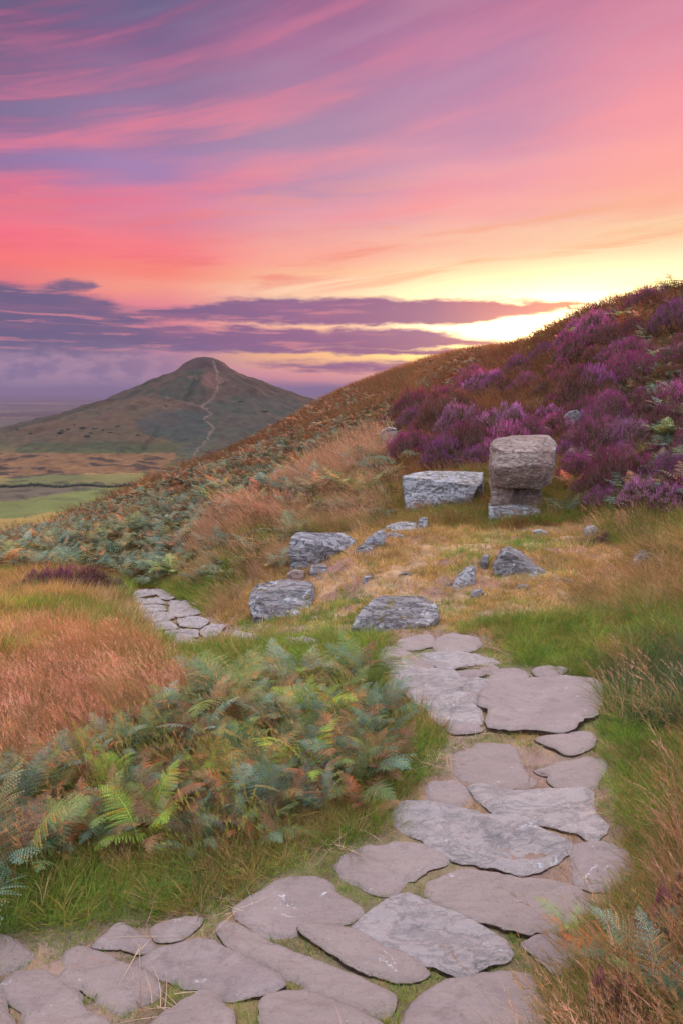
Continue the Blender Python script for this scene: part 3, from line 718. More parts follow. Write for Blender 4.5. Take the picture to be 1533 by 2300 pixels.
# ================================================================ rocks
def add_hull(bm, pts):
    vs = [bm.verts.new(p) for p in pts]
    r = bmesh.ops.convex_hull(bm, input=vs)
    dele = [g for g in r['geom_interior'] if isinstance(g, bmesh.types.BMVert)] + [g for g in r['geom_unused'] if isinstance(g, bmesh.types.BMVert)]
    if dele: bmesh.ops.delete(bm, geom=list(set(dele)), context='VERTS')
def rock(name, hulls, label, mat, vox=0.016, amp=0.03, strata=0.02, tiltv=(0.1, 0.0, 1.0), group=None, seed=0, cat='rock', sink=0.0):
    """hulls: lists of world points; fused, remeshed and weathered into one stone"""
    allp = np.array([p for h in hulls for p in h]); org = Vector(((allp[:, 0].min() + allp[:, 0].max()) / 2, allp[:, 1].mean(), allp[:, 2].min()))
    bm = bmesh.new()
    for h in hulls: add_hull(bm, [Vector(p) - org for p in h])
    bmesh.ops.recalc_face_normals(bm, faces=bm.faces)
    me = bpy.data.meshes.new(name); bm.to_mesh(me); bm.free()
    tmp = bpy.data.objects.new('tmp', me); COL.objects.link(tmp)
    md = tmp.modifiers.new('r', 'REMESH'); md.mode = 'VOXEL'; md.voxel_size = vox
    sm_ = tmp.modifiers.new('s', 'SMOOTH'); sm_.factor = 0.5; sm_.iterations = 1
    dg = bpy.context.evaluated_depsgraph_get(); ev = tmp.evaluated_get(dg)
    m2 = bpy.data.meshes.new_from_object(ev, depsgraph=dg)
    bpy.data.objects.remove(tmp)
    n = len(m2.vertices); co = np.empty(n * 3, np.float32); m2.vertices.foreach_get('co', co); co = co.reshape(-1, 3)
    no = np.empty(n * 3, np.float32); m2.vertices.foreach_get('normal', no); no = no.reshape(-1, 3)
    T = Vector(tiltv).normalized(); S = Vector((seed * 3.1, seed * 1.7, seed))
    dsp = np.empty(n)
    for i in range(n):
        p = Vector(co[i]); q = p + S
        w = mnoise.fractal(q * 2.2, 0.9, 2.1, 4)
        c = mnoise.cell(q * 3.1 + Vector((w, w, w)) * 0.5)
        h = p.dot(T) * 7 + w * 1.6 + mnoise.noise(q * 1.3) * 1.5
        lay = abs((h % 1.0) - 0.5) * 2 * (0.5 + mnoise.noise(q * 2.7 + T))
        vd = mnoise.voronoi(q * 3.4 + Vector((w, w, w)) * 0.25)[0]
        rg = 1 - abs(mnoise.noise(q * 5.0)) * 2
        dsp[i] = 1.25 * amp * (w * 0.9 - 0.3 * math.exp(-(vd[1] - vd[0]) * 14) - 0.9 * vd[0] + 0.3 + 0.35 * (c - .5) - 0.3 * max(0, rg - 0.7)) + strata * (lay ** 3 * -1.0) + amp * 0.35 * mnoise.fractal(q * 14, 0.8, 2.1, 3)
    side = np.clip(1.2 - np.abs(no @ np.array(T)), 0.3, 1)
    co2 = co + no * (dsp * side)[:, None]
    m2.vertices.foreach_set('co', co2.astype(np.float32).ravel()); m2.update()
    m2.name = name; m2.materials.clear()
    o = link(name, m2, mat); o.location = org; o.location.z -= sink
    return tag(o, label, cat, group)
def P(px, py, Y): return at(px, py, Y)
def two(front, dy, top_back=None):
    """front: outline pixels with their own Y; the back is the same outline pushed dy further"""
    out = [P(*q) for q in front]
    for q in front:
        x, y, z = P(*q); out.append((x * (1 + 0.02), y + dy, z))
    return out
def base_Y(px, py): return hit(px, py)[1]
YB = base_Y(1150, 1172)
def blocky(poly, Y, depth, lean=0.0, drop=0.25, back_px=0):
    """a stone seen as outline poly whose front stands at Y, with real depth behind it and a foot in the ground"""
    pts = []; ys = [p[1] for p in poly]; y0, y1 = min(ys), max(ys)
    for (a, b) in poly:
        t = (b - y0) / (y1 - y0 + 1e-9)
        f = Y + lean * (1 - t)
        x, y, z = at(a, b, f); pts.append((x, y, z)); kd = depth * (0.8 + 0.2 * t); pts.append((x * (1 + 0.85 * kd / y), y + kd, z))
    x0, x1 = min(p[0] for p in poly), max(p[0] for p in poly)
    for a in (x0 + 0.1 * (x1 - x0), x1 - 0.1 * (x1 - x0)):
        x, y, z = at(a, y1, Y); pts.append((x, y + 0.03, z - drop)); pts.append((x * (1 + 0.85 * depth / y), y + depth, z - drop))
    return pts
# the big perched boulder: three stones of one outcrop
def hp(pts, Y, back=0.0):
    out = [at(a, b, Y + c) for a, b, c in pts]
    if back: out += [(x * (1 + 0.82 * back / y), y + back, z) for x, y, z in out]
    return out
rock('boulder', [
     hp([(1104,1002,.22),(1116,989,.36),(1160,982,.52),(1234,981,.5),(1250,1000,.34),(1247,1014,.2),(1182,1014,.02),(1120,1010,.0),
         (1095,1040,.16),(1113,1052,-.08),(1186,1046,-.10),(1249,1048,.1),(1097,1088,.2),(1122,1096,.0),(1156,1080,-.02),(1240,1086,.18),(1212,1100,.14)], YB, .5),
     hp([(1098,1080,.16),(1150,1084,.10),(1152,1112,.12),(1102,1114,.14)], YB, .45)],
     'big square iron stained boulder with flat layered top perched on a lower slab', M_iron, 0.012, 0.026, 0.016, (0.12, 0.1, 1), None, 3, 'boulder')
rock('rock', [blocky([(1112,1084),(1214,1084),(1212,1144),(1112,1142)], YB + 0.30, 0.3, 0.0, 0.02), blocky([(1102,1104),(1152,1100),(1156,1142),(1100,1140)], YB + 0.10, 0.5, 0.0, 0.02), blocky([(1140,1112),(1214,1092),(1216,1144),(1142,1142)], YB + 0.30, 0.4, 0.0, 0.02)], 'dark red shaded stone wedged between the big boulder and its footing slab', M_iron, 0.015, 0.02, 0.03, (0, 0, 1), None, 8)
rock('rock', [blocky([(1094,1140),(1150,1136),(1214,1146),(1216,1156),(1190,1170),(1130,1168),(1094,1164)], YB - 0.06, 0.5, 0.08)], 'pale grey footing slab under the big perched boulder', M_slab, 0.014, 0.02, 0.015, (0, 0, 1), None, 5)
YB2 = base_Y(985, 1150)
rock('rock', [[P(900,1068,YB2+.12), P(912,1144,YB2), P(1062,1116,YB2), P(1076,1092,YB2+.05), P(1052,1088,YB2+.08), P(960,1056,YB2+.75), P(1085,1060,YB2+.8), P(1088,1085,YB2+.7), P(905,1110,YB2+.05),
     tuple(np.array(P(905,1150,YB2))+np.array((0.05,.1,-.2))), tuple(np.array(P(1050,1130,YB2))+np.array((0,.1,-.2))), tuple(np.array(P(1085,1110,YB2+.7))+np.array((0,0,-.2))), tuple(np.array(P(960,1110,YB2+.7))+np.array((0,0,-.2)))]],
     'long pale slab with mossy top and bluish lichened face left of the big boulder', M_slab, 0.014, 0.022, 0.012, (0.2, 0, 1), None, 6)
YB3 = base_Y(690, 1278)
rock('rock', [[P(652,1206,YB3+.05), P(646,1240,YB3), P(652,1278,YB3), P(694,1276,YB3-.03), P(706,1222,YB3-.02), P(664,1194,YB3+.35), P(772,1196,YB3+.55), P(800,1212,YB3+.45), P(780,1238,YB3+.2),
     tuple(np.array(P(655,1280,YB3))+np.array((0,.1,-.2))), tuple(np.array(P(780,1240,YB3+.3))+np.array((0,0,-.3))), tuple(np.array(P(660,1240,YB3+.5))+np.array((0,0,-.2)))]],
     'banded grey block with wood like grain half buried in the turf mound', M_grain, 0.012, 0.015, 0.028, (0.5, 0.2, 1), None, 7)
Y4 = base_Y(630, 1394)
rock('rock', [blocky([(554,1350),(576,1324),(640,1316),(700,1320),(708,1338),(690,1372),(640,1392),(596,1388),(560,1372)], Y4, 0.4, 0.28)], 'dark blue grey lichened boulder beside the lower path', M_rock, 0.012, 0.035, 0.02, (0.2, 0.3, 1), None, 11, sink=0.02)
Y5 = base_Y(880, 1415)
rock('rock', [[P(786,1402,Y5), P(800,1376,Y5+.06), P(836,1338,Y5+.28), P(860,1330,Y5+.4), P(950,1332,Y5+.45), P(985,1352,Y5+.3), P(990,1378,Y5+.15), P(960,1398,Y5+.02), P(900,1412,Y5-.03), P(830,1410,Y5-.02),
     tuple(np.array(P(800,1405,Y5))+np.array((0,.05,-.25))), tuple(np.array(P(960,1400,Y5))+np.array((0,.1,-.25))), tuple(np.array(P(970,1360,Y5+.45))+np.array((0,.2,-.25))), tuple(np.array(P(850,1345,Y5+.45))+np.array((0,.2,-.25)))]],
     'sloping grey slab with dark broken upper lip above the path bend', M_rock, 0.011, 0.022, 0.02, (0.1, 0.4, 1), None, 12, sink=0.02)
Y6 = base_Y(1160, 1296)
rock('rock', [blocky([(1106,1290),(1110,1262),(1122,1244),(1140,1234),(1160,1244),(1186,1262),(1210,1286),(1200,1300),(1150,1302)], Y6, 0.35, 0.12)], 'pointed lichened rock poking from the turf right of the mound', M_rock, 0.011, 0.03, 0.015, (0.5, 0, 1), None, 14, sink=0.02)
Y7 = base_Y(1040, 1322)
rock('rock', [blocky([(1016,1318),(1022,1300),(1046,1276),(1064,1270),(1068,1280),(1050,1306),(1034,1322)], Y7, 0.16, 0.12)], 'narrow lichened slab leaning right among straw grass', M_slab, 0.009, 0.014, 0.01, (1, 0, 0.6), None, 15, sink=0.02)
Y8 = base_Y(1072, 1346)
rock('rock', [blocky([(1054,1342),(1060,1330),(1078,1325),(1088,1334),(1080,1346)], Y8, 0.1, 0.03)], 'small grey stone below the leaning slab', M_rock, 0.008, 0.010, 0.01, (0, 0, 1), None, 16)
rock('rock', [blocky([(1076,1262),(1084,1250),(1096,1250),(1094,1270),(1080,1276)], base_Y(1085, 1280) , 0.12, 0.03)], 'little stone left of the pointed rock', M_rock, 0.008, 0.010, 0.01, (0, 0, 1), None, 17)
Y9 = base_Y(835, 1232)
rock('rock', [blocky([(812,1230),(820,1212),(846,1192),(862,1190),(866,1200),(846,1222),(828,1232)], Y9, 0.2, 0.1)], 'tilted grey shard on the left rim of the turf mound', M_grain, 0.010, 0.015, 0.02, (0.8, 0, 0.8), None, 18, sink=0.02)
Y10 = base_Y(900, 1196)
rock('rock', [blocky([(862,1192),(868,1182),(900,1174),(934,1174),(938,1184),(910,1192)], Y10, 0.25, 0.1)], 'flat pale stone along the back rim of the turf mound', M_slab, 0.011, 0.012, 0.01, (0, 0, 1), None, 19, sink=0.02)
rock('rock', [blocky([(936,1184),(938,1172),(948,1163),(960,1166),(960,1182),(950,1188)], base_Y(948, 1190), 0.12, 0.04)], 'small upright bluish stone at the end of the flat rim stone', M_slab, 0.010, 0.012, 0.01, (0, 0, 1), None, 20)
rock('rock', [blocky([(694,1290),(698,1276),(716,1270),(734,1274),(736,1284),(720,1292)], base_Y(715, 1294), 0.14, 0.05)], 'small grey stone below the banded block', M_rock, 0.009, 0.012, 0.01, (0, 0, 1), None, 21)
rock('rock', [blocky([(640,1308),(642,1292),(660,1284),(684,1288),(684,1302),(664,1312)], base_Y(660, 1314), 0.16, 0.05)], 'dark brown stone in the bank above the lichened boulder', M_iron, 0.010, 0.014, 0.015, (0, 0, 1), None, 22)
rock('rock', [blocky([(1268,962),(1266,938),(1276,924),(1296,920),(1310,932),(1314,962)], base_Y(1290, 966) - .1, 0.35, 0.1)], 'grey rock standing among the heather behind the big boulder', M_rock, 0.016, 0.03, 0.015, (0.3, 0, 1), None, 23)
rock('rock', [blocky([(1180,984),(1184,966),(1216,956),(1236,964),(1230,982)], base_Y(1206, 988) - .05, 0.4, 0.1)], 'low purple grey rock between heather cushions behind the big boulder', M_rock, 0.016, 0.02, 0.015, (0.3, 0, 1), None, 24)
rock('rock', [blocky([(858,1000),(858,968),(872,960),(890,964),(892,984),(876,1004)], base_Y(874, 1010) - .1, 0.35, 0.1)], 'small crag at the left end of the heather bank', M_rock, 0.018, 0.03, 0.02, (0, 0, 1), None, 25)
rock('rock', [blocky([(1418,1262),(1430,1246),(1462,1244),(1484,1256),(1470,1268),(1436,1270)], base_Y(1450, 1272), 0.25, 0.05)], 'pale stone in the rough grass at the right side', M_slab, 0.012, 0.014, 0.01, (0, 0, 1), None, 26)
rock('rock', [blocky([(1308,1200),(1314,1186),(1332,1182),(1342,1192),(1334,1204)], base_Y(1325, 1206), 0.15, 0.05)], 'small pale stone at the foot of the heather slope right of the big boulder', M_slab, 0.012, 0.012, 0.01, (0, 0, 1), None, 27)
# loose small stones lying about on the worn mound
for i in range(22):
    a_, b_ = random.uniform(560, 1330), random.uniform(1200, 1400)
    if 1000 < a_ < 1230 and b_ > 1330: continue
    h_ = hit(a_, b_); w_ = random.uniform(9, 26)
    rock('stone', [blocky([(a_ - w_, b_), (a_ - w_ * .7, b_ - w_ * .5), (a_, b_ - w_ * random.uniform(.6, .9)), (a_ + w_ * .8, b_ - w_ * .4), (a_ + w_, b_ + 2)], h_[1], w_ * .006, 0.02, 0.06)],
         'small grey stone half sunk in the worn turf mound', random.choice((M_rock, M_rock, M_slab)), 0.008, 0.012, 0.008, (0, 0.2, 1), 'loose stones on the worn turf mound', 40 + i, 'stone', sink=0.015)
# trig pillar on the summit
bm = bmesh.new(); q = np.array([HX + 1.0, HY, float(ground_z(np.array([HX + 1.0]), np.array([HY]))[0])])
bmesh.ops.create_cone(bm, segments=4, radius1=0.75, radius2=0.45, depth=3.0, cap_ends=True)
bmesh.ops.bevel(bm, geom=bm.edges[:], offset=0.05, segments=1, affect='EDGES')
me = bpy.data.meshes.new('trig_pillar'); bm.to_mesh(me); bm.free()
o = link('trig_pillar', me, M_slab, smooth=False); o.location = (q[0], q[1], q[2] + 1.2)
tag(o, 'tiny survey pillar standing on the very top of the distant hill', 'pillar')
# ================================================================ plant materials
def leaf_mat(name, source, hue_noise=0.0, transl=0.35, rough=0.55, spec=0.3, fixed=None):
    """source: 'inst' (colour carried by each scattered clump), 'obj' (object colour) or 'fixed'"""
    m = bpy.data.materials.new(name); m.use_nodes = True; m.node_tree.nodes.clear(); N = NT(m.node_tree)
    out = N.new('ShaderNodeOutputMaterial'); b = N.new('ShaderNodeBsdfPrincipled'); tr = N.new('ShaderNodeBsdfTranslucent'); mx = N.new('ShaderNodeMixShader')
    if source == 'inst': c = N.attr('tint', 'INSTANCER')
    elif source == 'obj': c = N.new('ShaderNodeObjectInfo').outputs['Color']
    else:
        c = N.new('ShaderNodeRGB').outputs[0]; c.default_value = fixed
    v = N.attr('Col')
    cc = N.mix(1.0, c, v, 'MULTIPLY')
    geo = N.new('ShaderNodeNewGeometry')
    nn = N.noise(geo.outputs['Position'], 3.0, 3, 0.6)
    k = N.new('ShaderNodeVectorMath', operation='SCALE'); N.put(k.inputs[0], cc); N.put(k.inputs['Scale'], N.lin(nn, 0.3, 0.7, 0.78, 1.25))
    N.put(b.inputs['Base Color'], k.outputs[0]); N.put(tr.inputs['Color'], k.outputs[0])
    b.inputs['Roughness'].default_value = rough; b.inputs['Specular IOR Level'].default_value = spec
    mx.inputs[0].default_value = transl
    N.l.new(b.outputs[0], mx.inputs[1]); N.l.new(tr.outputs[0], mx.inputs[2]); N.l.new(mx.outputs[0], out.inputs[0])
    return m
M_grass_i = leaf_mat('grass_blades_scattered', 'inst', transl=0.4)
M_grass_o = leaf_mat('grass_blades', 'obj', transl=0.4)
M_fern_i = leaf_mat('bracken_scattered', 'inst', transl=0.15, rough=0.5, spec=0.35)
M_fern_o = leaf_mat('bracken_frond', 'obj', transl=0.14, rough=0.5, spec=0.35)
M_hfol = leaf_mat('heather_foliage', 'fixed', transl=0.3, fixed=(0.16, 0.095, 0.07, 1))
M_hblo = leaf_mat('heather_blossom', 'obj', transl=0.5)
M_h_i = leaf_mat('heather_scattered', 'inst', transl=0.3)
M_straw = leaf_mat('dry_straw', 'fixed', transl=0.2, fixed=(0.55, 0.40, 0.28, 1))

# ================================================================ plant shapes
def ribbons(base, d0, bend, L, w, seg=4, face=None):
    """curved tapering blades. base,d0,bend (n,3); L,w (n)"""
    n = len(base); P_ = [base]; d = d0 / np.linalg.norm(d0, axis=1)[:, None]; p = base.copy()
    D = [d]
    for s in range(seg):
        d = d + bend * (0.35 + 0.65 * (s + 1) / seg) * (1.6 / seg); d /= np.linalg.norm(d, axis=1)[:, None]
        p = p + d * (L / seg)[:, None]; P_.append(p.copy()); D.append(d)
    if face is None:
        a = rng.uniform(0, 2 * np.pi, n); face = np.c_[np.cos(a), np.sin(a), np.zeros(n)]
    V = []; C = []
    for s in range(seg + 1):
        t = s / seg; ww = w * (1 - t) ** 0.7 * (0.8 + 0.2 * (t > 0)) * 0.5
        if s == seg: ww = w * 0.04
        sd = np.cross(D[s], face); sd /= (np.linalg.norm(sd, axis=1)[:, None] + 1e-9)
        V += [P_[s] - sd * ww[:, None], P_[s] + sd * ww[:, None]]
    V = np.stack(V, 1)                        # n, 2(seg+1), 3
    k = 2 * (seg + 1); F = []
    for s in range(seg): F.append([2 * s, 2 * s + 1, 2 * s + 3, 2 * s + 2])
    F = (np.array(F)[None] + (np.arange(n) * k)[:, None, None]).reshape(-1, 4)
    return V.reshape(-1, 3), F, k, np.stack(P_, 1)
def gclump(name, n, h, w, spread, lean, seeds=0.0, mat=None, seedn=1, wild=0.35, tipc=(1.15, 1.05, 0.85), stalk=0.0):
    global rng
    rng = np.random.default_rng(seedn)
    a = rng.uniform(0, 2 * np.pi, n); rr = spread * np.sqrt(rng.uniform(0, 1, n))
    base = np.c_[rr * np.cos(a), rr * np.sin(a), np.full(n, -0.01)]
    d0 = np.c_[np.cos(a) * wild + rng.normal(0, .18, n), np.sin(a) * wild + rng.normal(0, .18, n), np.ones(n)]
    L = h * rng.uniform(0.55, 1.15, n)
    bend = np.c_[np.cos(a) * 0.25 - lean + rng.normal(0, .15, n), np.sin(a) * 0.25 - lean * 0.25 + rng.normal(0, .15, n), -rng.uniform(0.1, 0.75, n)]
    V, F, k, spine = ribbons(base, d0, bend, L, np.full(n, w) * rng.uniform(.7, 1.3, n), 4)
    br = rng.uniform(0.65, 1.3, n); hue = rng.uniform(-1, 1, n)
    t = np.repeat(np.arange(5) / 4.0, 2)[None, :]
    c = np.ones((n, 10, 4)); tip = np.array(tipc)
    for q in range(3):
        c[:, :, q] = br[:, None] * (1 + (tip[q] - 1) * t) * (1 + (0.16, 0.02, -0.12)[q] * hue[:, None])
    Cs = [c.reshape(-1, 4)]; Vs = [V]; Fs = [F]; off = len(V)
    if seeds > 0:                              # feathery seed heads on thin stalks
        m = max(2, int(n * seeds)); a = rng.uniform(0, 2 * np.pi, m); rr = spread * np.sqrt(rng.uniform(0, 1, m))
        base = np.c_[rr * np.cos(a), rr * np.sin(a), np.zeros(m)]
        d0 = np.c_[rng.normal(-lean * .3, .2, m), rng.normal(0, .2, m), np.ones(m)]
        L = h * rng.uniform(1.1, 1.75, m) * (1 + stalk)
        bend = np.c_[rng.normal(-lean, .12, m), rng.normal(-lean * .2, .12, m), -rng.uniform(0.1, 0.4, m)]
        V, F, k, sp = ribbons(base, d0, bend, L, np.full(m, w * 0.55), 4)
        c = np.ones((len(V), 4)); c[:, :3] = (1.15, 0.95, 0.85); Vs.append(V); Fs.append(F + off); Cs.append(c); off += len(V)
        per = 9
        q = np.repeat(np.arange(m), per); tt = rng.uniform(0.0, 1.0, m * per)
        b0 = sp[q, 3] + (sp[q, 4] - sp[q, 3]) * tt[:, None]
        aa = rng.uniform(0, 2 * np.pi, m * per); dd = (sp[q, 4] - sp[q, 3]); dd /= np.linalg.norm(dd, axis=1)[:, None]
        dd = dd + np.c_[np.cos(aa), np.sin(aa), rng.normal(0, .3, m * per)] * 0.55
        V, F, k, _ = ribbons(b0, dd, np.zeros((m * per, 3)), h * 0.10 * (1.3 - tt * .6), np.full(m * per, w * 0.9), 1)
        c = np.ones((len(V), 4)); c[:, :3] = (1.35, 1.02, 1.0); Vs.append(V); Fs.append(F + off); Cs.append(c); off += len(V)
    return mesh_np(name, np.vstack(Vs), np.vstack(Fs), {'Col': np.vstack(Cs)}, smooth=True)

def frond_arrays(L, pairs, lod, rnd, phi0=0.25, phi1=1.75, width=0.34, rust=False):
    """one bracken frond growing from the origin toward +x, arching over; returns V,F(quads),C"""
    n = 26; s = np.linspace(0, 1, n); phi = phi0 + (phi1 - phi0) * s ** 1.4
    ds = L / (n - 1); X = np.r_[0, np.cumsum(np.sin(phi[:-1]) * ds)]; Z = np.r_[0, np.cumsum(np.cos(phi[:-1]) * ds)]
    Yc = 0.05 * L * np.sin(s * 3 + rnd.uniform(0, 6)) * s
    V = []; F = []; C = []
    def quad(a, b, c, d, col):
        i = len(V); V.extend([a, b, c, d]); F.append((i, i + 1, i + 2, i + 3)); C.extend([col] * 4)
    def at_s(q):
        return np.array([np.interp(q, s, X), np.interp(q, s, Yc), np.interp(q, s, Z)]), np.interp(q, s, phi)
    # stalk
    st = np.array((0.75, 0.85, 0.5)) * (1.6 if not rust else 1.0)
    for i in range(n - 1):
        if lod and i % 2: continue
        j = min(i + (2 if lod else 1), n - 1)
        a = np.array([X[i], Yc[i], Z[i]]); b = np.array([X[j], Yc[j], Z[j]])
        wa, wb = 0.0035 * (1.2 - s[i]), 0.0035 * (1.2 - s[j])
        quad(a + (0, -wa, 0), a + (0, wa, 0), b + (0, wb, 0), b + (0, -wb, 0), st)
    u0 = 0.30
    for k in range(pairs):
        u = k / (pairs - 0.3); q = u0 + (1 - u0) * u
        p, ph = at_s(q)
        tan = np.array([math.sin(ph), 0, math.cos(ph)]); nor = np.array([-math.cos(ph), 0, math.sin(ph)])
        l = L * width * (1 - u) ** 0.85 * min(1, (u + 0.16) / 0.3) + 0.006
        gap = L * (1 - u0) / pairs
        for sg in (-1, 1):
            l2 = l * rnd.uniform(0.85, 1.1)
            d = np.array([0, sg, 0]) * 0.9 + tan * (0.28 + 0.45 * u) + nor * rnd.normal(0.02, 0.10)
            d /= np.linalg.norm(d)
            dr = -nor * 0.35 - np.array([0, 0, 0.35])
            br = rnd.uniform(0.75, 1.25); col = np.array((1, 1, 1)) * br
            if rnd.random() < 0.10 and not rust: col = col * np.array((1.9, 0.95, 0.5))
            def pin(t): return p + d * l2 * t + dr * l2 * 0.35 * t * t
            if lod == 0:
                m = max(3, int(l2 / 0.0125)); m = min(m, 13)
                for h in range(m):
                    t0 = (h + 0.3) / m; c0 = pin(t0); ax = pin(min(1, t0 + 0.08)) - pin(t0 - 0.05); ax /= np.linalg.norm(ax)
                    ll = min(0.42 * l2, gap * 0.62) * (1 - t0) ** 0.6 * (0.55 + min(1, t0 * 5 + .3) * 0.45) + 0.002
                    sid = np.cross(ax, nor); sid /= np.linalg.norm(sid) + 1e-9
                    hw = l2 / m * 0.40
                    cv = col * rnd.uniform(0.85, 1.15)
                    for s2 in (-1, 1):
                        e = sid * s2 * 0.92 + ax * 0.38; 
                        tip = c0 + e * ll - nor * ll * 0.22
                        mid = c0 + e * ll * 0.45
                        quad(c0 - ax * hw * 0.9, mid - ax * hw, tip, mid + ax * hw * 0.9, cv)
            elif lod == 1:
                m = 4
                for h in range(m):
                    t0, t1 = h / m, (h + 1) / m; a = pin(t0); b = pin(t1); ax = b - a; ax /= np.linalg.norm(ax) + 1e-9
                    sid = np.cross(ax, nor); sid /= np.linalg.norm(sid) + 1e-9
                    ww = gap * 0.48 * (1 - t0) ** 0.5
                    cv = col * rnd.uniform(0.8, 1.2)
                    quad(a, a + ax * l2 / m * 0.4 + sid * ww, b, a + ax * l2 / m * 0.4 - sid * ww, cv)
            else:
                a = pin(0); b = pin(1); ax = b - a; ax /= np.linalg.norm(ax) + 1e-9; sid = np.cross(ax, nor); sid /= np.linalg.norm(sid) + 1e-9
                quad(a, pin(.35) + sid * gap * 0.42, b, pin(.35) - sid * gap * 0.42, col)
    C4 = np.ones((len(C), 4)); C4[:, :3] = np.array(C)
    return np.array(V), np.array(F), C4
def rotz(V, a):
    c, s_ = math.cos(a), math.sin(a); return np.c_[V[:, 0] * c - V[:, 1] * s_, V[:, 0] * s_ + V[:, 1] * c, V[:, 2]]
def plant_mesh(name, nf, L, pairs, lod, seed, mat):
    rnd = np.random.default_rng(seed); Vs = []; Fs = []; Cs = []; off = 0
    for i in range(nf):
        V, F, C = frond_arrays(L * rnd.uniform(.65, 1.1), pairs, lod, rnd, rnd.uniform(.1, .5), rnd.uniform(1.3, 2.1))
        V = rotz(V, i * 2.4 + rnd.normal(0, .5)); V[:, 0] -= 0.28 * V[:, 2]
        C[:, :3] *= rnd.uniform(.7, 1.25)
        if rnd.random() < 0.22: C[:, :3] *= (1.6, 0.85, 0.55)
        Vs.append(V + np.r_[rnd.normal(0, .04, 2), 0]); Fs.append(F + off); Cs.append(C); off += len(V)
    me = mesh_np(name, np.vstack(Vs), np.vstack(Fs), {'Col': np.vstack(Cs)}, smooth=False); me.materials.append(mat); return me
def heather_arrays(R, H, n, seed, spike=0.05, sw=0.010):
    rnd = np.random.default_rng(seed); a = rnd.uniform(0, 2 * np.pi, n); q = np.sqrt(rnd.uniform(0, 1, n)) * 1.0
    lob = 1 + 0.15 * np.sin(2 * a + seed) + 0.12 * np.sin(3 * a + 2 * seed)
    lob = lob * (1 + 0.5 * (fbm(np.cos(a) * 1.6 + seed, np.sin(a) * 1.6, 2, seed + 3) - .5))
    x = R * q * lob * np.cos(a); y = R * q * lob * np.sin(a)
    hz = H * np.maximum(0.04, 1 - q ** 1.8) ** 0.7 * (0.35 + 1.3 * fbm(x * 5 / R + seed, y * 5 / R, 3, seed)) * (0.9 + 0.2 * rnd.random(n))
    top = np.c_[x, y, hz]
    d = np.c_[x / R * 0.7 - 0.15, y / R * 0.7, np.ones(n)]; d /= np.linalg.norm(d, axis=1)[:, None]
    d += rnd.normal(0, .16, (n, 3)); d /= np.linalg.norm(d, axis=1)[:, None]
    # stems
    base = top - d * spike * rnd.uniform(1.5, 3.2, n)[:, None]
    sV, sF, _, _ = ribbons(base, d, rnd.normal(0, .1, (n, 3)), np.full(n, spike * 2.2), np.full(n, sw * 0.8), 1)
    sC = np.ones((len(sV), 4)); sC[:, :3] *= np.repeat(rnd.uniform(.5, 1.7, n), 4)[:, None]
    # low leafy tufts filling the cushion
    m = n; b2 = top * np.c_[np.ones(n), np.ones(n), rnd.uniform(.1, .85, n)]
    tV, tF, _, _ = ribbons(b2, d + rnd.normal(0, .5, (n, 3)), np.zeros((n, 3)), np.full(m, spike * 2.0), np.full(m, sw * 1.6), 1)
    tC = np.ones((len(tV), 4)); tC[:, :3] *= np.repeat(rnd.uniform(.5, 1.6, n), 4)[:, None]
    fV = np.vstack([sV, tV]); fF = np.vstack([sF, tF + len(sV)]); fC = np.vstack([sC, tC])
    # flower spikes: three little stacked bells each
    bV = []; bF = []; bC = []; off = 0
    keep = (rnd.random(n) < 0.9) & (fbm(x * 6 / R + 2 * seed, y * 6 / R, 2, seed + 7) > 0.36); tk = top[keep]; dk = d[keep]; k = len(tk)
    br = rnd.uniform(0.55, 1.5, k); pk = rnd.uniform(-1, 1, k)
    for j in range(3):
        p0 = tk + dk * spike * (j * 0.34 - .1)[..., None] if False else tk + dk * spike * (j * 0.34 - .1)
        V, F, _, _ = ribbons(p0, dk + rnd.normal(0, .35, (k, 3)), np.zeros((k, 3)), np.full(k, spike * 0.42), np.full(k, sw * (1.25 - j * 0.25)) * rnd.uniform(.6, 1.3, k), 1)
        c = np.ones((len(V), 4)); 
        for ch, am in ((0, 0.12), (1, -0.05), (2, -0.1)): c[:, ch] = np.repeat(br * (1 + am * pk) * (0.85 + .15 * j), 4)
        bV.append(V); bF.append(F + off); bC.append(c); off += len(V)
    return (fV, fF, fC), (np.vstack(bV), np.vstack(bF), np.vstack(bC))

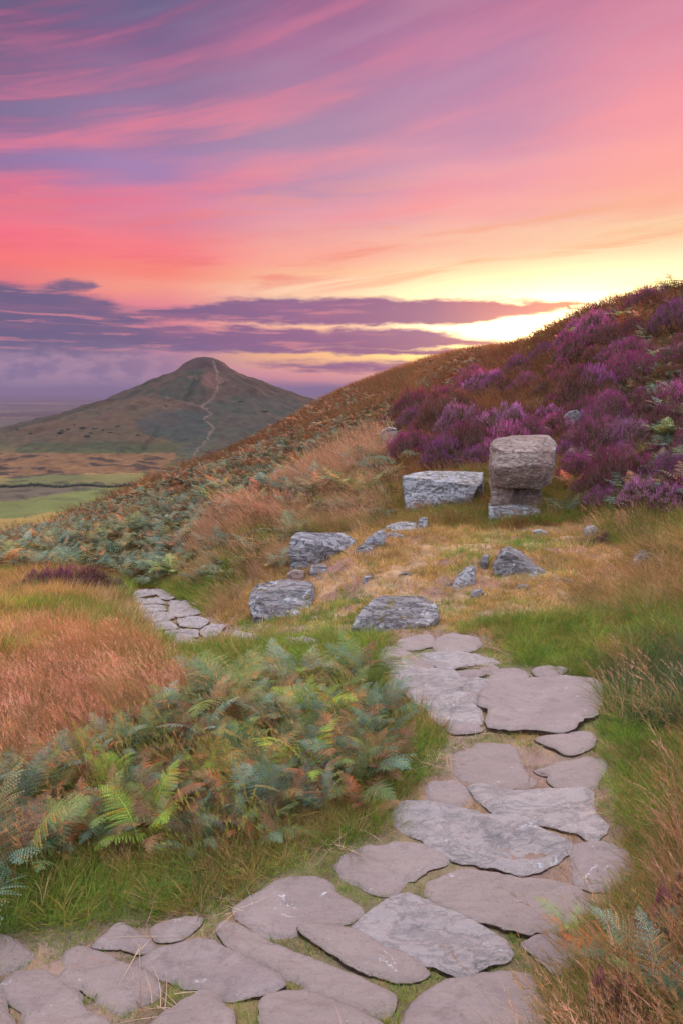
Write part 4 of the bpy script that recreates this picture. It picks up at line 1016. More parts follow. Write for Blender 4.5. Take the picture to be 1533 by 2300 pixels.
# ================================================================ scattering
def bare(name, me, mat):                # a clump kept out of the scene, used only by the scatter
    o = bpy.data.objects.new(name, me)
    if not me.materials: me.materials.append(mat)
    return o
def scatter(name, pts, rot, scl, idx, tint, protos, label=None):
    n = len(pts); me = bpy.data.meshes.new(name); me.vertices.add(n); me.vertices.foreach_set('co', np.asarray(pts, np.float32).ravel())
    a = me.attributes.new('rot', 'FLOAT_VECTOR', 'POINT'); a.data.foreach_set('vector', np.asarray(rot, np.float32).ravel())
    a = me.attributes.new('scl', 'FLOAT', 'POINT'); a.data.foreach_set('value', np.asarray(scl, np.float32))
    a = me.attributes.new('idx', 'INT', 'POINT'); a.data.foreach_set('value', np.asarray(idx, np.int32))
    t4 = np.ones((n, 4), np.float32); t4[:, :3] = tint
    a = me.attributes.new('tint', 'FLOAT_COLOR', 'POINT'); a.data.foreach_set('color', t4.ravel())
    o = bpy.data.objects.new(name, me); COL.objects.link(o)
    g = bpy.data.node_groups.new(name + '_scatter', 'GeometryNodeTree')
    g.interface.new_socket('Geometry', in_out='INPUT', socket_type='NodeSocketGeometry')
    g.interface.new_socket('Geometry', in_out='OUTPUT', socket_type='NodeSocketGeometry')
    gi = g.nodes.new('NodeGroupInput'); go = g.nodes.new('NodeGroupOutput'); iop = g.nodes.new('GeometryNodeInstanceOnPoints'); jn = g.nodes.new('GeometryNodeJoinGeometry')
    for p in reversed(protos):           # join order: last linked comes first
        oi = g.nodes.new('GeometryNodeObjectInfo'); oi.inputs['Object'].default_value = p
        gti = g.nodes.new('GeometryNodeGeometryToInstance'); g.links.new(oi.outputs['Geometry'], gti.inputs[0]); g.links.new(gti.outputs[0], jn.inputs[0])
    def na(nm, typ):
        q = g.nodes.new('GeometryNodeInputNamedAttribute'); q.data_type = typ; q.inputs['Name'].default_value = nm; return q.outputs['Attribute']
    g.links.new(gi.outputs[0], iop.inputs['Points']); g.links.new(jn.outputs[0], iop.inputs['Instance'])
    iop.inputs['Pick Instance'].default_value = True
    g.links.new(na('idx', 'INT'), iop.inputs['Instance Index'])
    er = g.nodes.new('FunctionNodeEulerToRotation'); g.links.new(na('rot', 'FLOAT_VECTOR'), er.inputs[0]); g.links.new(er.outputs[0], iop.inputs['Rotation'])
    g.links.new(na('scl', 'FLOAT'), iop.inputs['Scale'])
    g.links.new(iop.outputs[0], go.inputs[0])
    md = o.modifiers.new('scatter', 'NODES'); md.node_group = g
    tag(o, label, kind='stuff'); return o
RS = np.random.default_rng(77)
def sample(n, r0, r1, k=2.0, th=0.66):
    """world points with density falling as r^-k"""
    u = RS.uniform(0, 1, n)
    if abs(k - 2) < 1e-6: r = r0 * (r1 / r0) ** u
    else:
        e = 2 - k; r = (r0 ** e + u * (r1 ** e - r0 ** e)) ** (1 / e)
    t = RS.uniform(-th, th, n)
    x, y = r * np.sin(t), r * np.cos(t)
    z = ground_z(x, y); px, py = proj(x, y, z)
    return x, y, z, px, py, r
def clear_of_stones(x, y, grow=0.0):
    ok = np.ones(len(x), bool)
    for o, _ in STONE_SURF:
        lo, hi = o.min(0) , o.max(0)
        c = np.nonzero((x > lo[0]) & (x < hi[0]) & (y > lo[1]) & (y < hi[1]))[0]
        if len(c):
            cen = o.mean(0); oo = cen + (o[::3] - cen) * (1.0 - grow)
            ok[c[in_poly(x[c], y[c], [tuple(q) for q in oo])]] = False
    return ok
def warp(x, y, px, py, a=40, s=2.5, seed=200):
    k = np.clip(np.hypot(x, y) / 3, 0.3, 8)
    return px + (fbm(x * s / k, y * s / k, 3, seed) - .5) * 2 * a, py + (fbm(x * s / k, y * s / k, 3, seed + 9) - .5) * 1.2 * a
def pal(cols, n, w=None, jit=0.12):
    cols = np.array([srgb(*c)[:3] for c in cols]); i = RS.choice(len(cols), n, p=w)
    c = cols[i]; j = RS.choice(len(cols), n, p=w); t = RS.uniform(0, .4, n)[:, None]
    c = c * (1 - t) + cols[j] * t
    return c * RS.uniform(1 - jit * 1.6, 1 + jit * 1.6, (n, 1)) * RS.uniform(1 - jit * .5, 1 + jit * .5, (n, 3))
# ================================================================ regions, traced on the ground as it appears in the photograph
R_BRACKEN = [(-420,1790),(60,1780),(240,1720),(340,1640),(440,1575),(640,1555),(830,1545),(872,1580),(884,1620),(880,1700),(868,1790),(740,1850),(600,1885),(300,1915),(100,1965),(-50,1990),(-420,1990)]
R_PINK = [(-420,1440),(120,1430),(300,1440),(400,1480),(440,1570),(340,1640),(240,1720),(60,1780),(-420,1790)]
R_LTURF = [(-420,1285),(80,1290),(290,1325),(310,1385),(330,1430),(120,1430),(-420,1440)]
R_MID = [(-500,1230),(0,1285),(250,1292),(300,1312),(400,1300),(440,1230),(480,1190),(640,1140),(850,1120),(910,1060),(880,1000),(960,900),(700,905),(500,1000),(200,1120),(0,1170),(-500,1235)]
R_TAN = [(430,1330),(400,1290),(440,1215),(500,1150),(620,1110),(690,1040),(790,990),(900,960),(880,1090),(860,1180),(800,1200),(660,1215),(640,1290),(560,1320),(500,1400)]
R_PLATE = [(480,1400),(540,1300),(640,1215),(900,1175),(1120,1185),(1330,1170),(1440,1260),(1400,1370),(1060,1400),(1000,1425),(800,1430),(520,1440)]
R_HEATH = [(870,1030),(900,930),(1030,830),(1150,770),(1300,700),(1533,610),(2000,480),(2000,1150),(1533,1160),(1330,1150),(1250,1040),(1100,1040),(960,1045)]
R_DARKG = [(1340,1460),(1480,1420),(1900,1380),(1900,1680),(1500,1650),(1380,1620),(1345,1560)]
R_ORANGE = [(1530,1730),(1600,1660),(1900,1620),(1900,2150),(1560,2120),(1490,2030),(1515,1890)]
R_BR = [(1210,2400),(1330,2290),(1420,2170),(1490,2060),(1900,2040),(1900,2600),(1150,2600)]
def pm(P_, px, py): return in_poly(px, py, P_)
WIND = 0.32
def rots(n, spread=0.7, tilt=0.15): return np.c_[RS.normal(0, tilt, n), RS.normal(0, tilt, n), RS.uniform(-spread, spread, n)]
G_turf = [bare('turf_clump', gclump('turf_clump', 18, 0.045, 0.0028, 0.03, 0.3, 0, seedn=s), M_grass_i) for s in (1, 2, 3, 4)]
G_med = [bare('grass_clump', gclump('grass_clump', 30, 0.13, 0.0032, 0.045, WIND, 0.0, seedn=s, wild=.5), M_grass_i) for s in (11, 12, 13, 14)]
G_long = [bare('long_grass_clump', gclump('long_grass_clump', 34, 0.26, 0.0032, 0.07, WIND * 1.5, 0.15, seedn=s, wild=.45), M_grass_i) for s in (21, 22, 23)]
G_seed = [bare('seeding_grass_clump', gclump('seeding_grass_clump', 22, 0.20, 0.003, 0.08, WIND, 0.9, seedn=s, wild=.4), M_grass_i) for s in (31, 32, 33)]
G_far = [bare('coarse_grass_clump', gclump('coarse_grass_clump', 30, 0.30, 0.012, 0.20, WIND, 0.3, seedn=s, wild=.8), M_grass_i) for s in (41, 42, 43)]

LOWP = [(285,1322),(372,1318),(470,1375),(530,1412),(505,1450),(380,1462),(325,1420),(290,1360)]
# turf between and beside the slabs --------------------------------
x, y, z, px, py, r = sample(135000, 1.3, 9.5, 1.1, 0.92)
wx, wy = warp(x, y, px, py, 26)
onpath = pm(PATHPOLY, wx, wy); plate = pm(R_PLATE, wx, wy)
pat = fbm(x * 3.2, y * 3.2, 4, 301); pat2 = fbm(x * 11, y * 11, 3, 302)
soilhole = fbm(x * 2.2 + 9, y * 2.2, 4, 303)
keep = clear_of_stones(x, y, 0.0) & (~pm(LOWP, px, py) | (RS.uniform(0, 1, len(x)) < .12))
pk = np.where(onpath, np.where((pat > 0.40) & (pat2 > 0.30), 1.0, 0.25), 0.9)
pk = np.where(plate & ~onpath, np.where(soilhole > 0.5, 0.7, 0.22), pk)
keep &= RS.uniform(0, 1, len(x)) < pk
x, y, z, px, py, r, plate, onpath = [q[keep] for q in (x, y, z, px, py, r, plate, onpath)]
n = len(x)
green = pal([(112,150,58), (134,168,70), (84,122,50), (152,160,80)], n)
dry = pal([(176,146,92), (150,124,76), (128,116,62), (190,160,120)], n)
mixn = fbm(x * 1.5 + 4, y * 1.5, 3, 310) + RS.normal(0, .10, n)
isdry = (mixn > np.where(plate, 0.34, 0.60)) | (py < 1400) & (mixn > .4)
tint = np.where(isdry[:, None], dry * np.where(plate, 1.35, 1.0)[:, None], green)
scl = RS.uniform(0.6, 1.35, n) * np.where(onpath, 0.75, 1.0) * np.clip(r / 4, 0.9, 1.8)
scatter('turf_grass', np.c_[x, y, z - 0.004], rots(n, 3.1), scl, RS.integers(0, 4, n), tint, G_turf, 'short green and straw coloured turf round the slabs')

# medium grass along the verges -------------------------------------
x, y, z, px, py, r = sample(82000, 1.35, 11, 0.9, 0.92)
wx, wy = warp(x, y, px, py, 30, seed=220)
onpath = pm(PATHPOLY, wx, wy); plate = pm(R_PLATE, wx, wy); br = pm(R_BRACKEN, wx, wy); dg = pm(R_DARKG, wx, wy); pink = pm(R_PINK, wx, wy)
lt = pm(R_LTURF, wx, wy); og = pm(R_ORANGE, wx, wy)
den = fbm(x * 2.0, y * 2.0, 4, 320)
pk = np.full(len(x), 0.75); pk = np.where(onpath, np.where(den > 0.60, 0.18, 0.008), pk); pk = np.where(plate, np.where(den > .52, 0.30, 0.05), pk)
pk = np.where(br, 0.8, pk); pk = np.where(dg, 1.0, pk); pk = np.where(pink, 0.6, pk)
keep = clear_of_stones(x, y, -0.02) & (RS.uniform(0, 1, len(x)) < pk) & ~pm(LOWP, px, py)
x, y, z, px, py, r, plate, onpath, br, dg, pink, lt, og = [q[keep] for q in (x, y, z, px, py, r, plate, onpath, br, dg, pink, lt, og)]
n = len(x)
green = pal([(108,146,56), (132,166,68), (84,122,52), (148,156,70), (160,150,74)], n)
dark = pal([(74,100,72), (96,120,80), (116,124,88), (84,108,62)], n)
dry = pal([(194,160,106), (176,140,90), (150,134,76), (204,170,136), (130,120,66)], n)
mixn = fbm(x * 1.1 + 14, y * 1.1, 3, 330) + RS.normal(0, .09, n)
thr = np.full(n, 0.60); thr = np.where(plate | pink, 0.30, thr); thr = np.where(lt, 0.47, thr); thr = np.where(py < 1400, np.minimum(thr, 0.46), thr); thr = np.where((px > 1290) & (py > 1330), .68, thr); thr = np.where(og, 0.50, thr); thr = np.where(br, .56, thr)
tint = np.where((mixn > thr)[:, None], dry, green); tint = np.where((dg & (mixn < .56))[:, None], dark, tint)
scl = RS.uniform(0.5, 1.2, n) * np.where(onpath, 0.45, 1) * np.where(plate, 0.5, 1) * np.where(dg, 1.2, 1) * np.where(pink, 1.2, 1) * np.clip(r / 4.5, 0.8, 1.5)
edge = np.clip((np.minimum(np.abs(px - 900), 400)) / 400, 0.5, 1)
scatter('verge_grass', np.c_[x, y, z - 0.01], rots(n, 0.9), scl, RS.integers(0, 4, n), tint, G_med, 'ankle high green and dry grass on the path verges')

# long dry and seeding grass -----------------------------------------
x, y, z, px, py, r = sample(40000, 1.35, 16, 1.1, 0.9)
wx, wy = warp(x, y, px, py, 34, seed=240)
pink = pm(R_PINK, wx, wy); tan = pm(R_TAN, wx, wy); og = pm(R_ORANGE, wx, wy); brg = pm(R_BR, wx, wy); dg = pm(R_DARKG, wx, wy)
rim = pm([(1230,1240),(1360,1160),(1900,1130),(1900,1420),(1400,1440),(1290,1380)], wx, wy)
den = fbm(x * 1.2 + 3, y * 1.2, 3, 340)
pk = np.where(pink, 0.20 + 0.55 * (den > .45), np.where(tan, 0.8 * (den > .47), np.where(og, 0.35 + .4 * (den > .5), np.where(brg, 0.55, np.where(rim, 0.26 * (den > .52), np.where(dg, 0.12, np.where(pm(R_BRACKEN, px, py + 40), .22, np.where((px < 900) & (py > 1750) & (py < 2060), .07, 0.0))))))))
pk = np.where(brg & (py > 2160) & (px < 1330), pk * 0.35, pk)
keep = clear_of_stones(x, y, -0.02) & (RS.uniform(0, 1, len(x)) < pk) & ~pm([(q[0], q[1] + (40 if q[1] > 1400 else 0)) for q in LOWP], px, py)
x, y, z, px, py, r, pink, tan, og, brg, dg = [q[keep] for q in (x, y, z, px, py, r, pink, tan, og, brg, dg)]
n = len(x)
cpink = pal([(186,156,130), (168,142,106), (206,182,162), (146,120,84), (124,126,80), (168,134,100), (120,100,68)], n)
ctan = pal([(178,150,118), (162,136,100), (192,164,136), (142,124,84)], n)
cor = pal([(176,144,104), (158,130,90), (132,128,76), (196,170,140), (104,118,66), (122,128,72), (150,112,84)], n)
cgr = pal([(112,140,64), (140,156,76), (168,150,96), (96,124,60)], n)
tint = np.where(pink[:, None], cpink, np.where(tan[:, None], ctan, np.where(((px < 900) & (py > 1500))[:, None], cgr, cor)))
idx = np.where(pink | (RS.uniform(0, 1, n) < .4), RS.integers(3, 6, n), RS.integers(0, 3, n))
scl = RS.uniform(.45, 1.1, n) * np.where(pink, 0.85, 1) * np.where(tan, np.clip(r / 8, .9, 1.5), 1) * np.where(brg, 0.95, 1)
scatter('long_grass', np.c_[x, y, z - 0.01], rots(n, 0.8), scl, idx, tint, G_long + G_seed, 'long pinkish orange seeding grass bent by the wind')

# coarse tawny grass and dead growth over the slopes -------------------
x, y, z, px, py, r = sample(90000, 7.5, 120, 1.45)
wx, wy = warp(x, y, px, py, 26, seed=260)
heath = pm(R_HEATH, wx, wy); tan = pm(R_TAN, wx, wy); mid = pm(R_MID, wx, wy); flat = pm(R_PLATE, wx, wy) | pm(R_LTURF, wx, wy)
lowp = in_poly(px, py, [(290,1320),(370,1320),(520,1410),(500,1440),(380,1450),(290,1350)])
n0 = fbm(x / np.clip(r / 8, 1, 9), y / np.clip(r / 8, 1, 9), 4, 350)
keep = ~flat & ~lowp & (py < 1330) & (RS.uniform(0, 1, len(x)) < np.where(heath, .6, np.where(mid & ~tan & (r < 30), .14, np.where(tan, .55, .8))))
x, y, z, px, py, r, heath, tan, n0 = [q[keep] for q in (x, y, z, px, py, r, heath, tan, n0)]
n = len(x)
ch = pal([(134,92,60), (108,76,52), (92,64,52), (112,98,56), (78,60,44)], n)  # dead growth, reddened to carry the sunset flare in its colour
ct = pal([(178,152,122), (160,136,100), (192,166,140), (144,124,88), (120,118,76)], n)
cf = pal([(136,108,66), (116,92,58), (100,94,60), (146,108,70), (84,76,52), (126,86,60)], n)
tint = np.where(heath[:, None], ch, np.where(tan[:, None] & (n0 > .38)[:, None], ct, cf))
tint = tint * (0.75 + 0.6 * np.clip((n0 - .3) / .4, 0, 1))[:, None]
scl = RS.uniform(.5, 1.1, n) * np.clip(r / 18, 0.45, 1.6) * np.where(heath, .9, 1)
scatter('moorland_grass', np.c_[x, y, z - 0.03], rots(n, 1.2), scl, RS.integers(0, 3, n), tint, G_far, 'tawny grass and dead growth covering the moorland slopes')

# loose dead stalks dropped along the path ------------------------------
def strawm(s):
    global rng
    rng = np.random.default_rng(s); n = 5; a = rng.uniform(0, 2 * np.pi, n)
    V, F, k, sp = ribbons(np.c_[rng.normal(0, .02, (n, 2)), rng.uniform(0.001, .008, n)], np.c_[np.cos(a), np.sin(a), rng.normal(0.02, .05, n)], np.c_[rng.normal(0, .35, (n, 2)), rng.normal(0, .05, n)], rng.uniform(.07, .20, n), np.full(n, .0026), 4, np.tile([0, 0, 1.0], (n, 1)))
    c = np.ones((len(V), 4)); c[:, :3] *= np.repeat(rng.uniform(.6, 1.3, n), 10)[:, None]
    return bare('dry_stalks', mesh_np('dry_stalks', V, F, {'Col': c}), M_grass_i)
G_straw = [strawm(900 + i) for i in range(4)]
x, y, z, px, py, r = sample(14000, 1.4, 5.0, 0.9)
edge_ = np.abs(fbm(x * 2.4, y * 2.4, 3, 390) - .5) < .03
k = pm(PATHPOLY, px, py + 20) & edge_ & (RS.uniform(0, 1, len(x)) < .42); on = ~clear_of_stones(x, y, 0.0)
k &= ~on | (RS.uniform(0, 1, len(x)) < .12)
x, y, z, on = x[k], y[k], z[k], on[k]; n = len(x)
scatter('dead_grass_litter', np.c_[x, y, z + np.where(on, .034, .012)], rots(n, 3.1, .05), RS.uniform(.6, 1.2, n), RS.integers(0, 4, n), pal([(190, 158, 134), (160, 124, 104), (206, 176, 152), (130, 100, 84)], n), G_straw, 'loose pale dead grass stalks lying along the slabs')
# ================================================================ bracken plants, each its own thing
R_FG = np.random.default_rng(5)
FR = []
for s in range(6):
    V, F, C = frond_arrays(0.58, 17, 0, np.random.default_rng(500 + s), 0.15 + 0.08 * s, 1.5 + 0.12 * s)
    me = mesh_np('frond', V, F, {'Col': C}, smooth=False); me.materials.append(M_fern_o); FR.append(me)
FERNC = [(80,108,80), (96,120,98), (78,102,86), (122,140,122), (118,134,74), (98,118,72), (134,124,84)]
RUSTC = [(136,94,66), (120,80,58), (152,112,82), (110,76,58)]
def fern_colour(kind):
    c = random.choice(RUSTC if kind == 'rust' else FERNC)
    if kind == 'lime': c = (132, 160, 60)
    c = srgb(*c); k = random.uniform(0.8, 1.3)
    return (c[0] * k, c[1] * k, c[2] * k, 1)
def near_fern(x, y, scale, label, group=None, nf=8, rust=0.25, kind=''):
    e = bpy.data.objects.new('bracken_plant', None); COL.objects.link(e); e.location = (x, y, gz(x, y) - 0.01); e.empty_display_size = 0.1
    a0 = random.uniform(0, 6.28)
    plantc = fern_colour(kind)
    for i in range(nf):
        f = bpy.data.objects.new('frond', FR[random.randrange(6)]); COL.objects.link(f); f.parent = e
        az = a0 + i * 2.4 + random.gauss(0, .3)
        f.rotation_euler = (random.gauss(0, .18), random.uniform(-.35, .15), az)
        f.location = (random.gauss(0, .03), random.gauss(0, .03), 0)
        s = scale * random.uniform(.7, 1.12); f.scale = (s, s * random.uniform(.8, 1.1), s)
        f.color = fern_colour('rust') if random.random() < rust else plantc if random.random() < .6 else fern_colour(kind)
    e.rotation_euler = (random.gauss(0.0, .08), -0.16 + random.gauss(0, .08), 0)
    return tag(e, label, 'bracken', group)
def in_region(P_, x, y):
    z = ground_z(np.array([x]), np.array([y])); px, py = proj(np.array([x]), np.array([y]), z); return in_poly(px, py, P_)[0], px[0], py[0]
taken = []
def spots(P_, n, r0, r1, dmin, th=0.64, k=1.0, tries=40000, warpa=20):
    x, y, z, px, py, r = sample(tries, r0, r1, k, th)
    wx, wy = warp(x, y, px, py, warpa, seed=400)
    m = pm(P_, wx, wy); out = []
    for a, b, q, rr in zip(x[m], y[m], py[m], r[m]):
        d = dmin * max(1, rr / 5)
        if all((a - c) ** 2 + (b - e) ** 2 > d * d for c, e in taken[-400:]):
            out.append((a, b, rr)); taken.append((a, b))
            if len(out) >= n: break
    return out
# named single plants first
SINGLE = [
 (60, 1985, .85, 'dark green bracken plant at the left edge beside the foreground turf', '', .1, 9),
 (345, 1885, .62, 'fresh green bracken plant with rusty lower fronds at the front of the bank', 'lime', .3, 8),
 (700, 1770, .60, 'pale yellow green bracken plant at the right end of the front bank', 'lime', .2, 8),
 (838, 1560, .80, 'tall thin stemmed bracken plant by the bend of the path', '', .1, 7),
 (520, 1620, .95, 'tallest dark bracken clump standing against the lower path', '', .1, 11),
 (840, 1835, .42, 'dead rust coloured bracken fronds lying beside the path slabs', 'rust', 1.0, 5),
 (1300, 2120, .34, 'small bracken plant with pale frond tips hanging over the oval slab', '', .3, 7),
 (1430, 2150, .42, 'small yellowing and rusty bracken plant in the dry grass at lower right', '', .6, 7),
 (1530, 2330, .60, 'blue green bracken plant cut by the right edge at the bottom', '', .05, 7),
]
for a, b, s, lb, kd, ru, nf in SINGLE:
    h = hit(a, b); near_fern(h[0], h[1], s, lb, None, nf, ru, kd); taken.append((h[0], h[1]))
for (a, b, rr) in spots(R_BRACKEN, 150, 2.2, 5.6, 0.095, k=0.6):
    kk = random.random()
    near_fern(a, b, random.uniform(.30, .60), 'wind blown green and rusty bracken plant in the dense bank left of the path', 'bracken in the bank left of the path', random.choice((6, 7, 8)), random.choice((.15, .3, .45)), 'lime' if kk < .08 else 'rust' if kk < .2 else '')
# plants too small to show single fronds: one mesh each
PM1 = [plant_mesh('bracken_plant', 9, 0.62, 13, 1, 600 + i, M_fern_o) for i in range(5)]
def small_fern(x, y, s, label, group, kind=''):
    o = bpy.data.objects.new('bracken_plant', PM1[random.randrange(5)]); COL.objects.link(o)
    o.location = (x, y, gz(x, y) - 0.03); o.rotation_euler = (random.gauss(0, .1), random.gauss(-.1, .1), random.uniform(-.8, .8)); o.scale = (s, s, s)
    o.color = fern_colour(kind); return tag(o, label, 'bracken', group)
for (a, b, rr) in spots(R_MID, 120, 7.0, 18, 0.20, k=1.2):
    small_fern(a, b, random.uniform(.7, 1.15), 'blue green bracken plant on the slope beyond the lower path', 'bracken on the slope beyond the lower path', 'rust' if random.random() < .08 else '')
R_RB = [(1330,1250),(1260,1160),(1300,1040),(1420,900),(1533,760),(1900,600),(1900,1200),(1533,1200)]
for (a, b, rr) in spots(R_RB, 75, 8.6, 21, 0.45, k=1.2):
    small_fern(a, b, random.uniform(.6, 1.0), 'bracken plant among the heather on the right hand slope', 'bracken among the heather', 'rust' if random.random() < .5 else '')
for i, (a, b, s) in enumerate([(1155,786,1.0),(1215,766,1.1),(1245,758,1.2),(1262,752,1.0),(1296,735,1.1),(1330,725,.9),(1372,712,.7),(1402,701,1.0),(1432,692,.8),(1472,684,1.2),(1486,680,1.1),(1512,672,1.3),(1526,674,1.0),(1350,716,.7),(1452,686,.7)]):
    cand = None
    for dy_ in range(-40, 60, 2):            # first ground row under the crest
        cand = hit(a, b + dy_, 6, 80)
        if cand is not None: break
    if cand: small_fern(cand[0], cand[1], s * random.uniform(1.3, 1.8), 'bracken plant standing up on the ridge line against the bright sky', 'bracken along the ridge line', 'rust' if i % 2 else '')
for i in range(46):  # rusty bracken, added thickly so its colour also carries the ridge's sunset glow
    a = random.uniform(1170, 1533); b = np.interp(a, [1170, 1300, 1400, 1533], [775, 732, 705, 680]) + abs(random.gauss(0, 26))
    cand = hit(a, b, 6, 80)
    if cand: small_fern(cand[0], cand[1], random.uniform(.7, 1.3), 'rusty bracken just below the ridge line on the right', 'rusty bracken below the ridge line', 'rust' if random.random() < .8 else 'lime')
# the rest of the bracken slope
G_fern = [bare('bracken_clump', plant_mesh('bracken_clump', 8, 0.62, 11, 1, 700 + i, M_fern_i), M_fern_i) for i in range(4)] + [bare('bracken_clump', plant_mesh('bracken_clump', 7, 0.62, 9, 2, 720 + i, M_fern_i), M_fern_i) for i in range(3)]
x, y, z, px, py, r = sample(30000, 7.0, 110, 1.6)
wx, wy = warp(x, y, px, py, 26, seed=420)
mid = pm(R_MID, wx, wy); tan = pm(R_TAN, wx, wy); heath = pm(R_HEATH, wx, wy); ridge = (py < 1010) & (r > 18)
dn = fbm(x / np.clip(r / 9, 1, 8) * .8, y / np.clip(r / 9, 1, 8) * .8, 4, 430)
pk = np.where(mid & ~tan, .9 * (dn > .34), np.where(tan, .10, np.where(heath, .45 * (dn > .44), np.where(ridge, .5 * (dn > .42), 0))))
keep = (RS.uniform(0, 1, len(x)) < pk) & (py < 1330)
x, y, z, px, py, r, dn = [q[keep] for q in (x, y, z, px, py, r, dn)]; n = len(x)
tg = pal([(78,104,80), (94,118,96), (68,94,78), (106,120,90), (96,108,64)], n); tr_ = pal([(140,98,66), (122,84,58), (154,120,78), (112,90,62)], n)
wr = np.clip((r - 16) / 32, 0.07, 0.8)
tint = np.where((RS.uniform(0, 1, n) < wr)[:, None], tr_, tg)
scl = RS.uniform(.5, 1.0, n) * np.clip(r / 20, 0.85, 1.9)
scatter('bracken_undergrowth', np.c_[x, y, z - 0.05], rots(n, 3.1, .12), scl, np.where(r < 22, RS.integers(0, 4, n), RS.integers(4, 7, n)), tint, G_fern, 'teal and rusty bracken covering the far slope')

# ================================================================ heather
HM = []
for i in range(5):
    (fV, fF, fC), (bV, bF, bC) = heather_arrays(0.5, 0.34, 2400, 800 + i, 0.040, 0.0095)
    a = mesh_np('foliage', fV, fF, {'Col': fC}, smooth=False); a.materials.append(M_hfol)
    b = mesh_np('blossom', bV, bF, {'Col': bC}, smooth=False); b.materials.append(M_hblo); HM.append((a, b))
PURP = [(178,98,158), (192,110,170), (150,82,140), (196,128,178), (168,88,128), (132,74,104)]
PURP_FLUSH = [(184, 80, 134), (168, 68, 128), (150, 62, 106), (194, 98, 156), (172, 92, 160)]  # redder blossom: sunset flush of the upper slope put into the colour
def heather(x, y, w, label, group=None, hgt=None, pale=1.0):
    e = bpy.data.objects.new('heather_bush', None); COL.objects.link(e); e.location = (x, y, gz(x, y) - 0.03); e.rotation_euler = (0, 0, random.uniform(-3, 3)); e.empty_display_size = .1
    h = (hgt if hgt is not None else w * random.uniform(1.0, 1.5)); e.scale = (w, w * random.uniform(.8, 1.05), h)
    a, b = random.choice(HM)
    f = bpy.data.objects.new('foliage', a); COL.objects.link(f); f.parent = e
    q = bpy.data.objects.new('blossom', b); COL.objects.link(q); q.parent = e
    k = random.uniform(.65, 1.15) * pale; c = srgb(*random.choice(PURP if group is None else PURP_FLUSH if random.random() > .3 else [(128, 66, 72), (140, 70, 92), (126, 74, 60)])); q.color = (c[0] * k, c[1] * k, c[2] * k, 1)
    return tag(e, label, 'heather', group)
HS = [ # base px, base py, width px, label
 (1062,862,62,'small round purple heather cushion highest at the left end of the bank'), (1090,888,84,'round violet heather cushion just below the highest one'),
 (925,972,84,'dark purple heather cushion above the small crag'), (975,952,90,'heather cushion joining the crag cushion to the bank'),
 (1000,1046,92,'pale pinkish purple heather cushion low beside the long pale slab'), (1074,1046,70,'feathery lilac heather cushion touching the left side of the big boulder'),
 (1080,992,90,'heather cushion half brown and half purple above the lilac one'), (1140,985,110,'wide heather cushion directly above the big boulder'),
 (1035,975,96,'dull mauve heather cushion in the middle of the bank'), (1335,1010,130,'bright purple heather cushion just right of the big boulder'),
 (1405,1000,110,'bright purple heather cushion second right of the big boulder'), (1300,1050,80,'low purple heather cushion behind the right shoulder of the boulder'),
 (1385,1050,100,'purple heather cushion low above the dry grass'), (1230,950,70,'dark heather cushion between the two rocks behind the boulder'),
 (1440,1128,120,'faded lilac heather patch low on the right above the rough grass'), (1500,1140,90,'faded lilac heather patch near the right edge'),
 (1365,1215,46,'tiny dark heather tuft in the turf below the slope'),
 (100,1318,70,'left part of the low pinkish heather clump on the bank by the lower path'), (150,1322,80,'middle left part of the low heather clump by the lower path'),
 (205,1326,80,'middle right part of the low heather clump by the lower path'), (255,1330,52,'right end of the low heather clump by the lower path'),
]
for a, b, w, lb in HS:
    h = hit(a, b); wm = w / FPX * math.hypot(h[0], h[1]) * (1.4 if a < 1200 else 1.15)
    low = b > 1300
    heather(h[0], h[1], wm, lb, None, wm * (1.15 if low else random.uniform(1.0, 1.35)), .5 if low else 1.0)
    taken.append((h[0], h[1]))
for (a, b, rr) in spots(R_HEATH, 190, 8.6, 24, 0.20, k=1.2, warpa=34):
    if fbm(np.array([a * .55]), np.array([b * .4]), 3, 470)[0] > .62: continue
    heather(a, b, random.uniform(.35, 1.1) * max(1, rr / 13), 'purple heather cushion on the upper slope under the bright ridge', 'heather cushions on the upper slope', None, random.uniform(.7, 1.15))
for px_, py_, w, lb in [(1340,2318,40,'purple flowering heather sprigs at the bottom edge among long grass'), (1400,2325,60,'pinkish heather sprigs at the bottom right'), (1480,2120,46,'thin heather sprigs behind the yellowing bracken'), (1530,2080,40,'heather sprigs near the right edge among dry grass')]:
    h = hit(px_, py_); e = heather(h[0], h[1], w / FPX * h[1] * 2.2, lb, None, .5, 1.1)
# ================================================================ scrub and a hedge in the valley
def scrub_mesh(seed):
    bm = bmesh.new()
    rs = random.Random(seed)
    for k in range(4):
        r = bmesh.ops.create_icosphere(bm, subdivisions=2, radius=rs.uniform(.28, .55))
        off = Vector((rs.uniform(-.5, .5), rs.uniform(-.3, .3), rs.uniform(.2, .5)))
        for v in r['verts']:
            v.co = v.co * (1 + 0.55 * mnoise.noise(v.co * 3.3 + off * 9)) + off
    me = bpy.data.meshes.new('scrub'); bm.to_mesh(me); bm.free(); return me
M_scrub, N_, b_s, _ = new_mat('dark_scrub_leaves')
g_ = N_.new('ShaderNodeNewGeometry')
N_.put(b_s.inputs['Base Color'], N_.mix(N_.noise(g_.outputs['Position'], 1.2, 4, 0.7), (0.02, 0.03, 0.015, 1), (0.07, 0.075, 0.035, 1)))
b_s.inputs['Roughness'].default_value = 0.95
SM = [scrub_mesh(i) for i in range(4)]
for m in SM: m.materials.append(M_scrub)
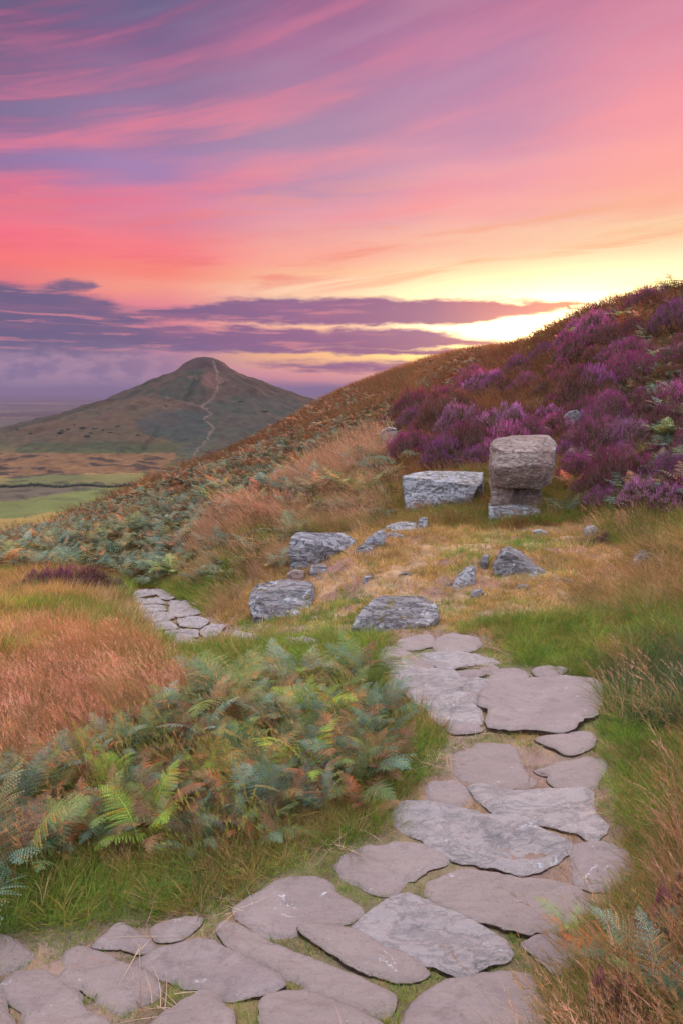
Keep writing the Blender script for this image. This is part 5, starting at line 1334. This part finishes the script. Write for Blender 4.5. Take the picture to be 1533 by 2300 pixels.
for i in range(20):
    if i < 14: a, b = random.gauss(195, 75), random.gauss(968, 14)
    elif i < 18: a, b = random.uniform(20, 380), random.uniform(905, 990)
    else: a, b = random.uniform(500, 680), random.uniform(890, 930)
    dx_, dy_, dz_ = ray(a, b); Yv = np.linspace(420, 1050, 900); g = ground_z(dx_ * Yv / dy_, Yv); q = np.nonzero(g > CAMZ + dz_ * Yv / dy_)[0]
    if len(q) == 0: continue
    Y_ = Yv[q[0]]
    o = bpy.data.objects.new('gorse_bush', random.choice(SM)); COL.objects.link(o); s_ = random.uniform(2.0, 4.2)
    o.location = (dx_ * Y_ / dy_, Y_, g[q[0]] - .4); o.scale = (s_ * random.uniform(1, 1.7), s_, s_ * .75); o.rotation_euler = (0, 0, random.uniform(0, 6))
    tag(o, 'small dark gorse bush dotted on the far hillside', 'bush', 'gorse bushes dotted over the far hill')
# hedge between the brown pasture and the green field
hb = bmesh.new()
for i in range(150):
    a = -120 + i * 3.6 + random.uniform(-1, 1); dx_, dy_, dz_ = ray(a, 1093 + 2 * math.sin(i * .2)); Yv = np.linspace(420, 1050, 500); g = ground_z(dx_ * Yv / dy_, Yv); q = np.nonzero(g > CAMZ + dz_ * Yv / dy_)[0]
    if len(q) == 0: continue
    Y_ = Yv[q[0]]; r = bmesh.ops.create_icosphere(hb, subdivisions=1, radius=random.uniform(.9, 1.7)); o_ = Vector((dx_ * Y_ / dy_, Y_, g[q[0]] + .7))
    for v in r['verts']: v.co = v.co * (1 + .4 * mnoise.noise(v.co + o_)) + o_
me = bpy.data.meshes.new('field_hedge'); hb.to_mesh(me); hb.free()
tag(link('field_hedge', me, M_scrub), 'thin dark hedge running along the top of the bright green field', 'hedge')
# ================================================================ haze
hz_me = bpy.data.meshes.new('haze'); b_ = bmesh.new()
bmesh.ops.create_cube(b_, size=1.0)
for v in b_.verts:
    v.co.x *= 130000; v.co.y *= 130000; v.co.z = 70.0 if v.co.z > 0 else -400.0
b_.to_mesh(hz_me); b_.free()
hm_ = bpy.data.materials.new('haze'); hm_.use_nodes = True; hm_.node_tree.nodes.clear()
NN = NT(hm_.node_tree); o_ = NN.new('ShaderNodeOutputMaterial'); pv = NN.new('ShaderNodeVolumePrincipled')
pv.inputs['Color'].default_value = (0.20, 0.20, 0.36, 1); pv.inputs['Density'].default_value = HAZE
NN.l.new(pv.outputs[0], o_.inputs['Volume'])
if HAZE > 0: tag(link('haze', hz_me, hm_, smooth=False), kind='stuff')
